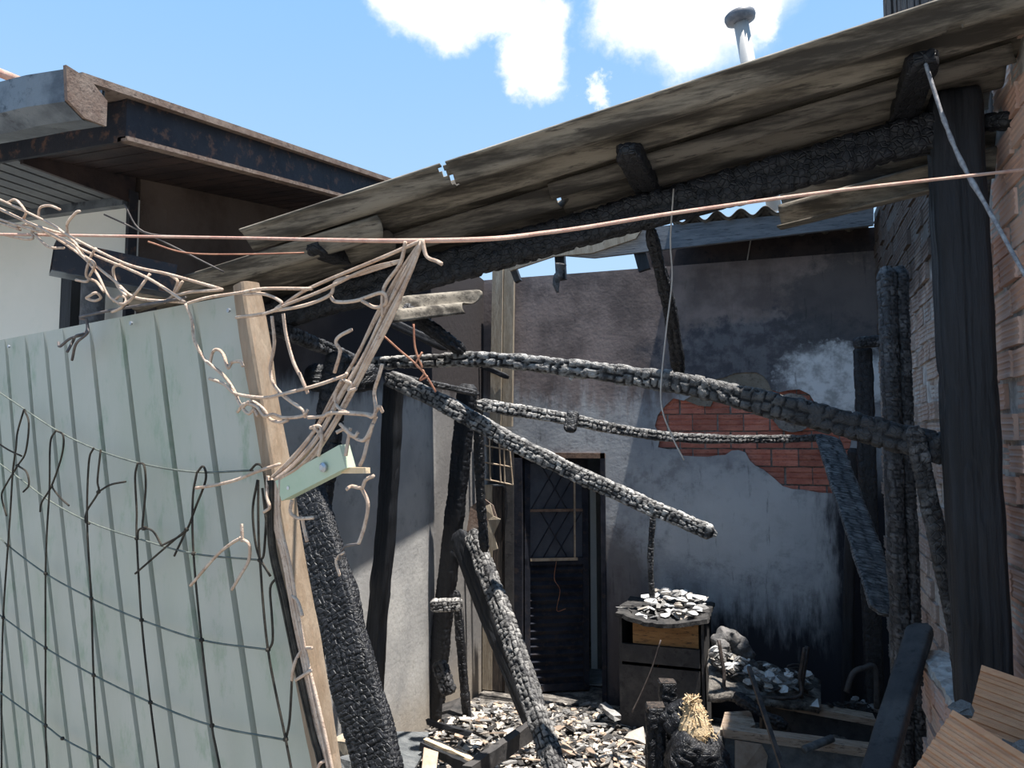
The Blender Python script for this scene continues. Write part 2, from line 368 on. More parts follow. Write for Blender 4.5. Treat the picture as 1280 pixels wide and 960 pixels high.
def beam_mb(pts, wd, ht, cell=.03, cw=None, amp=.006, up=(0, 0, 1), taper=(1, 1), seed=1, blunt=.6, exp=5.0, wob=.006, dsf=.22, ash=(1, 1)):
    cw = cw or cell
    pts = [Vector(p) for p in pts]; L = sum((b-a).length for a, b in zip(pts, pts[1:]))
    N = int(min(460, max(10, L/(min(cell, .06)*dsf)))); ring = catmull(pts, N)
    per = 2*(wd+ht); rows = max(4, round(per/cw)); Mn = int(min(130, max(14, rows*5)))
    mb = MB(); u0 = Vector(up); s = 0; U = np.zeros((N+1, Mn)); W = np.zeros((N+1, Mn)); base = []
    for i, p in enumerate(ring):
        t = (ring[min(i+1, N)]-ring[max(i-1, 0)]).normalized()
        sx = t.cross(u0)
        if sx.length < 1e-3: sx = t.cross(Vector((1, 0, 0)))
        sx.normalize(); uy = sx.cross(t)
        if i: s += (p-ring[i-1]).length
        f = i/N; tp = taper[0]+(taper[1]-taper[0])*f
        e = min(i, N-i)/N*L; tp *= blunt+(1-blunt)*sstep(0, min(.04, L*.1), e)
        for k in range(Mn):
            q = 2*math.pi*(k+.5)/Mn; c, sn = math.cos(q), math.sin(q)
            den = (abs(c)**exp+abs(sn)**exp)**(1/exp)
            pp = p+sx*(c/den*wd/2*tp)+uy*(sn/den*ht/2*tp)
            base.append((pp, sx*(c if abs(c) > .5 else c*.7)+uy*sn))
            U[i, k] = s/cell+.35*noise.noise((s*9, k*6.0/Mn, seed)); W[i, k] = k/Mn*rows
    f1, gg, rv = worley(U, W, rows, seed)
    g = np.clip(gg/.22, 0, 1); g = g*g*(3-2*g); dome = np.clip(1-f1*.9, 0, 1)
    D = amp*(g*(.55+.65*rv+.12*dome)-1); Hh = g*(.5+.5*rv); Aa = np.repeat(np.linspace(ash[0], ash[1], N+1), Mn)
    D = D.ravel(); hs = [float(x) for x in Hh.ravel()]
    for (pp, nv), d in zip(base, D): mb.v.append(pp+nv*(float(d)+wob*noise.noise(pp*7)))
    for i in range(N):
        for k in range(Mn):
            k2 = (k+1) % Mn; mb.f.append((i*Mn+k, i*Mn+k2, (i+1)*Mn+k2, (i+1)*Mn+k))
    for b0, pc, rev in ((0, ring[0], True), (N*Mn, ring[-1], False)):
        ci = len(mb.v); mb.v.append(pc); hs.append(.3)
        for k in range(Mn):
            a, b = b0+k, b0+(k+1) % Mn; mb.f.append((b, a, ci) if rev else (a, b, ci))
    mb.h = hs; mb.a = [float(x) for x in Aa]+[ash[0], ash[1]]
    return mb
BS = [0]
def beam(name, label, pts, wd, ht, m='char', cat='beam', parent=None, group=None, **kw):
    BS[0] += 1
    return beam_mb(pts, wd, ht, seed=BS[0]*13+5, **kw).build(name, m, parent, smooth=True, label=label if parent is None else None, cat=cat if parent is None else None, group=group)
def rope(name, pts, r, m, parent=None, n=5, sub=5, **kw):
    ps = catmull(pts, max(2, (len(pts)-1)*sub))
    return MB().tube(ps, r, n).build(name, m, parent, smooth=True, **kw)
def sheet_mb(fn, u0, u1, v0, v1, pitch=.165, amp=.028, nu=40, jag0=0, jag1=0, holes=(), seed=1, ph=0.0):
    """corrugated sheet; fn(u,v,h) -> point; u along the ridges, v across; holes in (u,v)"""
    nv = max(8, int((v1-v0)/pitch*12)); mb = MB(); keep = {}
    rr = random.Random(seed)
    for j in range(nv+1):
        v = v0+(v1-v0)*j/nv; a = noise.noise((v*9+seed, seed*1.7, 0)); b = noise.noise((v*9+seed, 9+seed*1.3, 0))
        ua = u0+jag0*a; ub = u1+jag1*b
        for i in range(nu+1):
            u = ua+(ub-ua)*i/nu
            h = amp*math.cos(2*math.pi*(v-v0)/pitch+ph)
            mb.v.append(fn(u, v, h)); keep[(i, j)] = (u, v)
    for j in range(nv):
        for i in range(nu):
            u, v = keep[(i, j)]; u2, v2 = keep[(i+1, j+1)]
            if any(hf((u+u2)/2, (v+v2)/2) for hf in holes): continue
            a = j*(nu+1)+i; mb.f.append((a, a+1, a+nu+2, a+nu+1))
    return mb
def solid(o, th, off=0):
    md = o.modifiers.new('thickness', 'SOLIDIFY'); md.thickness = th; md.offset = off; return o

# ------------------------------------------------------------------ setting: dimensions
XW, XL, YB, ZT = .70, -2.55, 6.39, 3.66     # right wall, left wall, back wall, its top
# floor and ground
MB().span((XL-.3, 2.2, -.25), (1.6, 10.5, 0)).build('floor', 'ash_floor', kind='structure', label='ash covered concrete floor of the burnt shed', cat='floor')
MB().span((-30, -30, -.3), (30, 2.2, -.02)).build('ground', 'ground', kind='structure', label='dusty bare ground in front of the shed', cat='ground')
MB().span((-30, 10.5, -.3), (30, 40, -.02)).build('ground', 'ground', kind='structure', label='bare ground behind the buildings', cat='ground')

# back wall: plaster skin with the broken-out patch, bricks and core behind it
def z6(a, b): p = PY(760+a/3.555, 400+b/3.555, YB); return (p.x, p.z)
hole = [z6(*q) for q in ((208, 470), (222, 420), (255, 380), (290, 348), (335, 358), (385, 330), (430, 290), (480, 262), (520, 255), (560, 237), (612, 232), (660, 233),
        (690, 250), (712, 275), (725, 310), (760, 322), (800, 312), (850, 308), (895, 330), (925, 375), (985, 400), (1060, 440), (1085, 520), (1070, 600), (1040, 640),
        (1020, 690), (1022, 772), (940, 768), (870, 755), (820, 752), (775, 738), (740, 705), (690, 665), (655, 648), (630, 625), (612, 590), (580, 578), (550, 580), (520, 600),
        (480, 602), (440, 608), (380, 606), (325, 603), (312, 575), (262, 574), (222, 566), (232, 520))]
dl, dr = PY(646, 700, YB).x, PY(757, 700, YB).x; DT = PY(700, 566, YB).z
door_gap = [(dl, -.05), (dl, DT), (dr, DT), (dr, -.05)]
wl, wr = PY(601, 570, YB).x, PY(641, 570, YB).x; wl = XL+.03; wz0, wz1 = PY(620, 606, YB).z, PY(620, 540, YB).z
outer = [(XL, 0), (dl, 0), (dl, DT), (dr, DT), (dr, 0), (XW+.1, 0), (XW+.1, ZT), (XL, ZT)]
win = [(wl, wz0), (wl, wz1), (wr-.02, wz1), (wr-.02, wz0)]
wall_back = thing('wall_back', (-.9, YB, 0), 'sooty plastered brick wall at the back with a broken-out patch of red bricks', 'wall', kind='structure')
MB().slab(outer, [hole, win], lambda a, b: Vector((a, YB, b)), (0, .028, 0)).build('plaster', 'plaster_back', wall_back)
MB().slab(outer, [win], lambda a, b: Vector((a, YB+.045, b)), (0, .15, 0)).build('wall_core', 'mortar', wall_back)
def pin(poly, x, y):
    c = False; j = len(poly)-1
    for i in range(len(poly)):
        if (poly[i][1] > y) != (poly[j][1] > y) and x < (poly[j][0]-poly[i][0])*(y-poly[i][1])/(poly[j][1]-poly[i][1])+poly[i][0]: c = not c
        j = i
    return c
def brick_mesh(name, L, H, D, grooves, m, gd=.006):
    """hollow clay block lying along +x, face at y=0, with ribbed face"""
    prof = [(0, 0)]; k = grooves
    for i in range(k):
        zc = H*(i+1)/(k+1); prof += [(0, zc-.010), (gd, zc-.005), (gd, zc+.005), (0, zc+.010)]
    prof += [(0, H), (D, H), (D, 0)]
    vs = [(-L/2, y, z) for y, z in prof]+[(L/2, y, z) for y, z in prof]; n = len(prof)
    fs = [(i, (i+1) % n, (i+1) % n+n, i+n) for i in range(n)]+[tuple(range(n)), tuple(range(2*n-1, n-1, -1))]
    me = bpy.data.meshes.new(name); me.from_pydata(vs, [], fs); me.materials.append(M[m]); me.update(); return me
bm_ = brick_mesh('brick', .19, .130, .04, 2, 'brick_red')
rowh, bl = .142, .203
xs0 = min(p[0] for p in hole); xs1 = max(p[0] for p in hole); zs0 = min(p[1] for p in hole); zs1 = max(p[1] for p in hole)
r = 0; z = zs0-rowh*.55
while z < zs1:
    x = xs0-bl+(r % 2)*bl*.5
    while x < xs1+bl:
        if any(pin(hole, x+i*bl*.25, z+j*.065) for i in (-2, -1, 0, 1, 2) for j in (0, 1, 2)):
            o = bpy.data.objects.new('brick', bm_); COL.objects.link(o); o.parent = wall_back
            o.location = Vector((x+R.uniform(-.003, .003), YB+.030+R.uniform(-.003, .004), z+R.uniform(-.003, .003)))-ORG[wall_back]
            o.rotation_euler = (0, R.uniform(-.012, .012), R.uniform(-.02, .02))
        x += bl
    z += rowh; r += 1
# remains of the undercoat at the top of the patch
uc = [z6(*q) for q in ((330, 352), (385, 325), (430, 285), (480, 258), (560, 232), (660, 228), (695, 248), (735, 312), (720, 345), (640, 352), (560, 340), (470, 350), (455, 385), (400, 380))]
MB().slab(uc, [], lambda a, b: Vector((a, YB+.012, b)), (0, .02, 0)).build('undercoat', 'render_coat', wall_back)
# round pipe sleeve in the wall
cc = z6(818, 412); pts = []
for k in range(28):
    a = 2*math.pi*k/28; q = 1+.08*noise.noise((math.cos(a)*2, math.sin(a)*2, 4)); pts.append((cc[0]+.155*q*math.cos(a), cc[1]+.155*q*math.sin(a)))
inn = [(cc[0]+.01+.092*math.cos(2*math.pi*k/24), cc[1]+.092*math.sin(2*math.pi*k/24)) for k in range(24)]
MB().slab(pts, [inn], lambda a, b: Vector((a, YB-.006, b)), (0, .05, 0)).build('pipe_surround', 'mortar', wall_back)
ring_ = MB()
for rr_, y0, y1 in ((.092, -.02, .14),):
    o1 = [(cc[0]+.01+rr_*math.cos(2*math.pi*k/28), cc[1]+rr_*math.sin(2*math.pi*k/28)) for k in range(28)]
    o2 = [(cc[0]+.01+(rr_-.012)*math.cos(2*math.pi*k/28), cc[1]+(rr_-.012)*math.sin(2*math.pi*k/28)) for k in range(28)]
    ring_.slab(o1, [o2], lambda a, b: Vector((a, YB+y0, b)), (0, y1-y0, 0))
ring_.build('pipe_sleeve', 'pipe_cap', wall_back)

# left wall
lw = [(2.45, 0), (YB, 0), (YB, ZT), (5.3, ZT+.1), (2.45, 3.327)]
MB().slab(lw, [], lambda a, b: Vector((XL, a, b)), (-.18, 0, 0)).build('wall_left', 'plaster_left', kind='structure', label='grey plastered left wall, sooty above and pale where the sun falls', cat='wall')

# right wall: brick courses
wall_right = thing('wall_right', (XW, 4.5, 0), 'ribbed hollow brick wall along the right side', 'wall', kind='structure')
def ztop(y): return 3.02+max(0, 3.05-y)*1.55 if y < 3.05 else 3.02+(.75 if y > 3.9 else .0)
mtop = [(1.2, 0), (6.39, 0), (6.39, 3.95), (3.9, 3.95), (3.9, 3.0), (3.06, 3.0)]+[(y, ztop(y)) for y in (3.0, 2.8, 2.6, 2.4)]+[(1.2, 4.2)]
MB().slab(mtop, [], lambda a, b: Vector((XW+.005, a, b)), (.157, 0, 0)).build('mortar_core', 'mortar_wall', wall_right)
bw = brick_mesh('brick', .178, .084, .05, 3, 'brick_wall', .0035)
cand = []; r = 0; z = .0
while z < 4.1:
    y = 1.3+(r % 2)*.1
    while y < 6.38:
        if z+.09 < (ztop(y) if not (3.06 <= y) else (2.99 if y < 3.95 else 3.94)):
            px, py, d = proj((XW, y, z+.045)); px2 = proj((XW, y-.1, z))[0]; px3 = proj((XW, y+.1, z))[0]
            vis = 1090 < px < 1300 and -20 < py < 985
            hid = (1178 < min(px2, px3) and max(px2, px3) < 1242) or (1108 < min(px2, px3) and max(px2, px3) < 1136)
            cand.append((abs(px2-px3)*95/d if vis and not hid else -y, y, z, vis))
        y += .2
    z += .1; r += 1
cand.sort(key=lambda c: -c[0])
rest = MB(); tv = [v.co.copy() for v in bw.vertices]; tf = [tuple(p.vertices) for p in bw.polygons]
for i, (a, y, z, vis) in enumerate(cand):
    jx = R.uniform(-.016, .006); rot = R.uniform(-.05, .05)
    if i < 296:
        o = bpy.data.objects.new('brick', bw); COL.objects.link(o); o.parent = wall_right
        o.location = Vector((XW+jx, y+R.uniform(-.005, .005), z+R.uniform(-.003, .003)))-ORG[wall_right]
        o.rotation_euler = (R.uniform(-.012, .012), R.uniform(-.03, .03), -math.pi/2+rot)
    elif y > 2.2:
        rest.add([Vector((XW+jx+q.y, y-q.x, z+q.z)) for q in tv], tf)
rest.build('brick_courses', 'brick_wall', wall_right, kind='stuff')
# low wall in front of it carrying the big post
LW = .50
wall_low = thing('wall_low', (LW, 2.8, 0), 'low broken brick wall that the big charred post stands on', 'wall', kind='structure')
MB().span((LW+.02, 2.05, 0), (XW+.02, 3.55, 1.33)).build('wall_core', 'mortar_wall', wall_low)
MB().span((.24, 1.1, 0), (XW+.02, 2.05, 1.27)).build('pier', 'mortar_wall', wall_low)
top = MB()
nx, ny = 8, 40
for j in range(ny+1):
    for i in range(nx+1):
        x = LW+.0+(XW-LW)*i/nx; y = 2.05+1.5*j/ny
        top.v.append(Vector((x, y, 1.335+.018*noise.noise((x*22, y*22, 0))+.01)))
for j in range(ny):
    for i in range(nx): a = j*(nx+1)+i; top.f.append((a, a+1, a+nx+2, a+nx+1))
solid(top.build('mortar_bed', 'mortar_wall', wall_low), .03, -1)
for r in range(13):
    for k in range(8):
        y = 2.15+k*.2+(r % 2)*.1
        if y > 3.5: continue
        o = bpy.data.objects.new('brick', bw); COL.objects.link(o); o.parent = wall_low
        o.location = Vector((LW+R.uniform(-.006, .006), y, .02+r*.1))-ORG[wall_low]; o.rotation_euler = (0, 0, -math.pi/2+R.uniform(-.03, .03))

# wooden upper storey on the right, with a window
wall_up = thing('wall_upper', (.95, 4.5, 3.4), 'dark scorched wooden upper storey of the neighbouring house', 'wall', kind='structure')
y = 2.3; XU = .86
while y < 6.66:
    wd = R.uniform(.11, .16)
    gapw = 3.55 < y+wd/2 < 4.25
    for za, zb in (((3.3, 4.0), (4.95, 5.8)) if gapw else ((3.3, 5.8),)):
        MB().span((XU+R.uniform(-.012, .006), y, za), (XU+.05, min(y+wd-.008, 6.67), zb)).build('board', 'plank_burnt', wall_up)
    y += wd
MB().span((XU+.05, 2.3, 3.2), (3.2, 6.66, 5.8)).build('storey_body', 'plank_burnt', wall_up)
window_up = thing('window_2', (XU, 3.9, 4.0), 'white framed upper window with a pale blue curtain', 'window', kind='structure')
MB().span((XU+.02, 3.52, 4.0), (XU+.045, 4.28, 4.95)).build('curtain', 'curtain', window_up)
for a, b in (((3.49, 3.97), (3.55, 4.98)), ((4.25, 3.97), (4.31, 4.98)), ((3.49, 3.97), (4.31, 4.03)), ((3.49, 4.92), (4.31, 4.98)), ((3.88, 4.0), (3.92, 4.95))):
    MB().span((XU-.02, a[0], a[1]), (XU+.03, b[0], b[1])).build('window_frame', 'window_paint', window_up)

# white house on the left
MB().span((-6.5, 2.4, 0), (XL, 2.6, 3.215)).build('wall_front', 'white_wall', kind='structure', label='smooth pale green-white front wall of the house on the left', cat='wall')
sl = .16; ez = 3.22; EX, EY = -2.05, 1.9
def rz(yv): return ez+sl*(yv-EY)
roof = thing('roof_left', (-4, 3, 3.2), 'dark burnt roof overhang of the pale house', 'roof', kind='structure')
# roof skin
MB().add([(-6.5, EY-.2, rz(EY-.2)+.125), (EX+.03, EY-.2, rz(EY-.2)+.125), (EX+.03, 5.25, rz(5.25)+.125), (-6.5, 5.25, rz(5.25)+.125),
          (-6.5, EY-.2, rz(EY-.2)+.15), (EX+.03, EY-.2, rz(EY-.2)+.15), (EX+.03, 5.25, rz(5.25)+.15), (-6.5, 5.25, rz(5.25)+.15)],
         [(0, 1, 2, 3), (4, 5, 6, 7), (0, 1, 5, 4), (1, 2, 6, 5), (2, 3, 7, 6), (3, 0, 4, 7)]).build('roof_skin', 'rust_edge', roof)
def slant(x0, x1, y0, y1, dz0, dz1):
    return MB().add([(x0, y0, rz(y0)+dz0), (x1, y0, rz(y0)+dz0), (x1, y1, rz(y1)+dz0), (x0, y1, rz(y1)+dz0),
                     (x0, y0, rz(y0)+dz1), (x1, y0, rz(y0)+dz1), (x1, y1, rz(y1)+dz1), (x0, y1, rz(y1)+dz1)],
                    [(0, 1, 2, 3), (4, 5, 6, 7), (0, 1, 5, 4), (1, 2, 6, 5), (2, 3, 7, 6), (3, 0, 4, 7)])
slant(EX-.02, EX, EY, 5.25, -.01, .125).build('rake_fascia', 'fascia', roof)
slant(EX-.035, EX+.008, EY, 5.25, -.02, -.005).build('rake_drip_edge', 'rust_edge', roof)
slant(-6.5, EX-.02, EY, EY+.02, -.02, .12).build('eave_fascia', 'fascia', roof)
y = EY+.02
while y < 5.2:      # boards under the rake
    slant(XL-.02, EX-.02, y, min(y+.092, 5.25), 0, .012).build('soffit_board', 'soffit_burnt', roof); y += .1
slant(XL-.02, EX-.02, EY+.02, 5.25, .02, .03).build('soffit_back', 'soffit_burnt', roof)
x = XL-.03
while x > -5.2:     # boards under the eave
    MB().span((x-.066, EY+.02, ez-.014), (x, 2.4, ez)).build('soffit_board', 'soffit', roof); x -= .083
MB().span((-6.5, EY+.02, ez+.004), (XL-.02, 2.4, ez+.01)).build('soffit_back', 'fascia', roof)
MB().span((-5.2, 2.36, ez-.05), (XL, 2.4, ez-.012)).build('soffit_trim', 'gutter', roof)
MB().span((XL-.012, EY+.02, ez-.03), (XL+.004, 2.42, ez+.10)).build('soffit_step', 'soffit_burnt', roof)
MB().span((XL-.004, 2.385, 2.2), (XL+.012, 2.43, 3.24)).build('corner_strip', 'fascia', roof)
# gutter
gut = thing('roof_gutter', (-4, 1.8, 3.2), 'dented grey metal box gutter with a rusty end cap under the eave', 'gutter')
gp = [(1.71, 3.27), (1.70, 3.27), (1.70, 3.175), (1.64, 3.165), (1.60, 3.19), (1.585, 3.27), (1.57, 3.275), (1.575, 3.18), (1.635, 3.15), (1.71, 3.16)]
gm = MB(); NX = 24
for i in range(NX+1):
    x = -5.5+(3.565)*i/NX; dn = .012*noise.noise((x*3, 1, 2)); dn2 = .02*noise.noise((x*4, 5, 2))
    for yv, zv in gp: gm.v.append(Vector((x, yv+dn2*(1 if yv < 1.64 else 0), zv+dn)))
n = len(gp)
for i in range(NX):
    for k in range(n): k2 = (k+1) % n; gm.f.append((i*n+k, i*n+k2, (i+1)*n+k2, (i+1)*n+k))
gm.build('trough', 'gutter', gut)
MB().slab([(1.71, 3.155), (1.71, 3.235), (1.66, 3.265), (1.62, 3.275), (1.565, 3.28), (1.575, 3.18), (1.635, 3.15)], [], lambda a, b: Vector((-1.935, a, b)), (.012, 0, 0)).build('end_cap', 'rust_edge', gut)
# fragments at the house corner
gs = thing('gutter_section', P(110, 345, 2.75), 'broken dark box gutter section sticking out at the house corner', 'gutter')
a, b = P(66, 322, 2.72), P(215, 352, 2.95)
t_ = (b-a).normalized(); sd_ = t_.cross(Vector((0, 0, 1))).normalized(); u_ = sd_.cross(t_)
for (o1, o2, nm, sz) in ((0, -.055, 'bottom_plate', (.11, .004)), (-.055, 0, 'side_plate', (.004, .11)), (.055, 0, 'side_plate', (.004, .11)), (0, .055, 'top_plate', (.11, .004))):
    c = (a+b)/2+sd_*o1+u_*o2
    MB().box(c, ((b-a).length, sz[0], sz[1]), (t_, sd_, u_)).build(nm, 'fascia' if nm != 'bottom_plate' else 'gutter', gs)
MB().bar(PY(90, 340, 2.36), Vector((PY(90, 340, 2.36).x, 2.36, 0)), .06, .05, (0, 1, 0)).build('corner_post', 'charpost', label='dark square timber post against the pale house wall', cat='post')
pd = PY(117, 350, 2.32); MB().tube([pd, (pd.x, pd.y, 0)], .045, 14).build('downpipe', 'rag', smooth=True, label='grey round downpipe at the corner of the pale house', cat='pipe')
MB().tube([P(-20, 83, 2.6), P(29, 103, 2.62)], .016, 10).build('pole', 'rope_pink', smooth=True, label='pinkish pole end lying on the roof above the gutter', cat='pole')

# ------------------------------------------------------------------ shed roof: rafter, purlins, corrugated sheets
YR = 2.74; zs_ = .142
ra, rb = PY(1160, 166, YR), PY(659, 306, YR)
zs_ = (ra.z-rb.z)/(ra.x-rb.x)
def rzc(x): return ra.z+zs_*(x-ra.x)
beam('charred_rafter', 'long sloping charred rafter under the corrugated roof sheets', [(-2.5, YR, rzc(-2.5)), (.60, YR, rzc(.60))], .075, .13, 'char', cell=.05, cw=.055, amp=.010)
for lab, px in (('short charred purlin end under the roof near the big post', 1146), ('charred purlin stub under the middle of the roof', 797), ('charred purlin piece under the low left end of the roof', 425)):
    c = PY(px, 200 if px > 1000 else (230 if px > 600 else 330), YR-.2)
    zc = rzc(c.x)+.062+.030
    beam('charred_purlin', lab, [(c.x, 2.35, zc), (c.x, 3.0, zc)], .085, .06, 'char', cell=.045, amp=.004, exp=9, wob=.003)
SZ = .062+.060+.036
def froof(dz, rot=0, yo=0):
    def fn(u, v, h): return Vector((u, v, rzc(u)+SZ+dz+h+rot*(v-2.16)))
    return fn
def ppx(px, py): p = PY(px, py, 2.2); return p.x
xA1 = PY(543, 220, 2.24).x
hol = PY(1190, 36, 2.25)
def crack(u, v):
    return abs(u-(xA1+.02+(v-2.235)*.35+.03*noise.noise((v*40, 3, 1)))) < .008 and v < 2.36
def hole_r(u, v): return ((u-.40)/.035)**2+((v-2.245)/.022)**2 < 1
ho = PY(1190, 40, 2.34)
def hole_r2(u, v): return ((u-ho.x)/.030)**2+((v-2.34)/.035)**2 < 1
XE = .74
o = sheet_mb(froof(0), -1.85, XE, 2.235, 2.66, nu=520, jag0=.03, jag1=.05, holes=(crack, hole_r2), seed=3).build('corrugated_sheet', 'sheet', smooth=True, label='topmost long corrugated roof sheet with a cracked sunlit slit', cat='roof sheet', group='corrugated roof sheets')
solid(o, .007)
xB = PY(690, 262, 2.6).x
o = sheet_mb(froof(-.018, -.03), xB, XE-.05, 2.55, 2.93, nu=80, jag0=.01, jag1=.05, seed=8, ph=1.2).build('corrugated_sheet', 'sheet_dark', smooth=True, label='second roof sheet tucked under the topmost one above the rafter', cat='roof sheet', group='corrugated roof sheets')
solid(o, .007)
xC0, xC1 = PY(300, 290, 2.3).x, PY(420, 268, 2.3).x
o = sheet_mb(froof(-.06, -.02), -2.5, xC1+.1, 2.33, 2.66, nu=60, jag0=.03, jag1=.09, seed=12, ph=.4).build('corrugated_sheet', 'sheet', smooth=True, label='slipped roof sheet with a stepped broken end near the left end', cat='roof sheet', group='corrugated roof sheets')
solid(o, .007)
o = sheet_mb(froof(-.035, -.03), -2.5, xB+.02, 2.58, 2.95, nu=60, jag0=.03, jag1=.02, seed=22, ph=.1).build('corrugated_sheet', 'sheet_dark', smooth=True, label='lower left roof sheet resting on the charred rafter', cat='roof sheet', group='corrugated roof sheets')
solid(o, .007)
# sheet hanging below the rafter on the right
h00, h10, h01, h11 = P(976, 238, 3.0), P(1245, 158, 2.62), P(974, 287, 2.86), P(1245, 222, 2.5)
nrm = (h10-h00).cross(h01-h00).normalized()
def fh(u, v, h): return h00.lerp(h10, u).lerp(h01.lerp(h11, u), v/.29)+nrm*h
o = sheet_mb(fh, 0, 1, 0, .29, nu=50, jag0=.02, jag1=.02, amp=.030, pitch=.145, seed=31, ph=2.2).build('corrugated_sheet', 'sheet', smooth=True, label='roof sheet hanging below the rafter beside the big charred post', cat='roof sheet', group='corrugated roof sheets')
solid(o, .007)
# torn fragment in the left corner
g00, g10, g01, g11 = P(470, 372, 3.9), P(590, 362, 4.1), P(490, 400, 3.75), P(588, 388, 3.95)
nrm2 = (g10-g00).cross(g01-g00).normalized()
def fg(u, v, h): return g00.lerp(g10, u).lerp(g01.lerp(g11, u), v/.3)+nrm2*h
o = sheet_mb(fg, 0, 1, 0, .3, nu=40, jag0=.1, jag1=.35, amp=.02, seed=5, ph=.5).build('corrugated_sheet', 'sheet', smooth=True, label='small torn piece of corrugated sheet hanging in the left corner', cat='roof sheet', group='corrugated roof sheets')
solid(o, .007)
# log between post head and the wall
beam('charred_log', 'short charred log wedged between the big post and the brick wall', pline([(1215, 156), (1285, 148)], 2.5, 2.36), .06, .055, 'char', cell=.04, exp=2.5)

# eave behind the back wall
YE = 6.0
pk = thing('eave_beam', (0, YE, 3.7), 'blue-grey weathered eave plank above the back wall', 'beam')
q = [PY(742, 322, YE), PY(1092, 281, YE), PY(1092, 258, YE), PY(800, 285, YE), PY(690, 318, YE)]
MB().slab([(p.x, p.z) for p in q], [], lambda a, b: Vector((a, YE, b)), (0, .04, 0)).build('plank', 'timber_grey', pk)
q = [PY(640, 340, YE), PY(694, 322, YE), PY(742, 318, YE), PY(796, 300, YE), PY(806, 285, YE), PY(760, 290, YE), PY(690, 312, YE), PY(650, 325, YE), PY(630, 335, YE)]
MB().slab([(p.x, p.z) for p in q], [], lambda a, b: Vector((a, YE-.05, b)), (0, .03, 0)).build('torn_board', 'timber_pale', pk)
for (x0, y0, x1, y1, wpx) in ((700, 318, 702, 350, 12), (797, 305, 806, 338, 14), (640, 330, 648, 352, 8)):
    a, b = PY(x0, y0, YE+.06), PY(x1, y1, YE+.06)
    MB().bar(a, b, wpx*6.4/FPX, .06, (0, 1, 0)).build('rafter_end', 'charpost', pk)
rg = PY(699, 345, YE-.05)
rope('hanging_scrap', [PY(701, 330, YE-.02), PY(699, 342, YE-.02), PY(695, 352, YE-.02), PY(697, 366, YE-.02)], [.05, .045, .04, .03, .035, .03, .04, .04, .035, .035, .03, .03, .025, .02, .015, .01], 'mesh_ash', n=7, label='ragged pale scrap hanging from the eave over the back wall', cat='scrap')
# dark boarding under the far roof and the far corrugated roof
a = PY(806, 320, YB+.1)
MB().span((a.x, YB+.06, ZT-.01), (XW+.1, YB+.11, 3.86)).build('eave_boarding', 'soffit_burnt', kind='structure', label='dark boarding under the far eave', cat='boarding')
zf = PY(900, 272, 5.96).z
def ff(u, v, h): return Vector((v, 5.95+u, zf+.02+h-.12*u))
xf0 = PY(838, 270, 5.95).x
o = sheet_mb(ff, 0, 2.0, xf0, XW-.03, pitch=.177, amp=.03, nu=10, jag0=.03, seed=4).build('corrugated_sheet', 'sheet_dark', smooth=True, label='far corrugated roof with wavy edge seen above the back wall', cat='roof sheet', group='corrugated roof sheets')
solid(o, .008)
# vent pipe behind
vp = thing('vent_pipe', P(940, 120, 8.2), 'pale upright vent pipe with a dark mushroom cap above the roof', 'vent pipe')
pa, pb = P(948, 150, 8.2), P(925, 22, 8.2); ax = (pb-pa).normalized()
MB().tube([pa-ax*1.0, pb], .078, 20).build('pipe', 'pipe_pvc', vp, smooth=True)
cp = [(-.06, .10), (-.045, .15), (.0, .165), (.035, .16), (.06, .13), (.075, .07), (.08, .01)]
MB().tube([pb+ax*a for a, _ in cp], [b for _, b in cp], 24).build('cap', 'pipe_cap', vp, smooth=True)

# ------------------------------------------------------------------ door, window, corner timbers
door = thing('door_1', (dl, YB, 0), 'burnt dark metal door with slatted lower half and barred glass, standing ajar', 'door', kind='structure')
for a, b in (((dl-.02, 0), (dl+.055, DT)), ((dr-.035, 0), (dr+.005, DT)), ((dl-.02, DT-.045), (dr+.005, DT))):
    MB().span((a[0], YB-.02, a[1]), (b[0], YB+.14, b[1])).build('door_frame', 'rust_metal' if a[1] > 1 else 'door_metal', door)
MB().span((dl-.10, YB-.03, 0), (dl-.02, YB+.02, DT+.05)).build('door_trim', 'cabinet', door)
hx, hy = dl+.06, YB+.03
e = PY(735, 700, YB+.30); lx = Vector((e.x-hx, .27, 0)); DW = lx.length; lx.normalize(); ly = Vector((-lx.y, lx.x, 0))
def dp(u, z, o=0): return Vector((hx, hy, z))+lx*u+ly*o
def dbox(u0, u1, z0, z1, o0, o1):
    return MB().box(dp((u0+u1)/2, (z0+z1)/2, (o0+o1)/2), (u1-u0, o1-o0, z1-z0), (lx, ly, Vector((0, 0, 1))))
leaf = dbox(0, DW, .02, DT-.06, .012, .02).build('door_leaf', 'door_metal', door)
zm = PY(695, 705, YB).z
for u0, u1, z0, z1 in ((0, .05, .02, DT-.06), (DW-.05, DW, .02, DT-.06), (0, DW, DT-.10, DT-.06), (0, DW, zm-.03, zm+.03), (0, DW, .02, .08)):
    dbox(u0, u1, z0, z1, -.02, .014).build('leaf_frame', 'door_metal', leaf)
z = .10
while z < zm-.06:
    MB().add([dp(.05, z, .012), dp(DW-.05, z, .012), dp(DW-.05, z+.035, -.012), dp(.05, z+.035, -.012), dp(DW-.05, z+.062, .012), dp(.05, z+.062, .012)],
             [(0, 1, 2, 3), (3, 2, 4, 5), (0, 3, 5), (1, 4, 2)]).build('slat', 'door_metal', leaf); z += .066
dbox(.05, DW-.05, zm+.03, DT-.10, .005, .011).build('glass_pane', 'door_glass', leaf)
zr_ = PY(695, 640, YB).z
dbox(.05, DW-.05, zr_-.012, zr_+.012, -.02, -.005).build('rusty_rail', 'rust_metal', leaf)
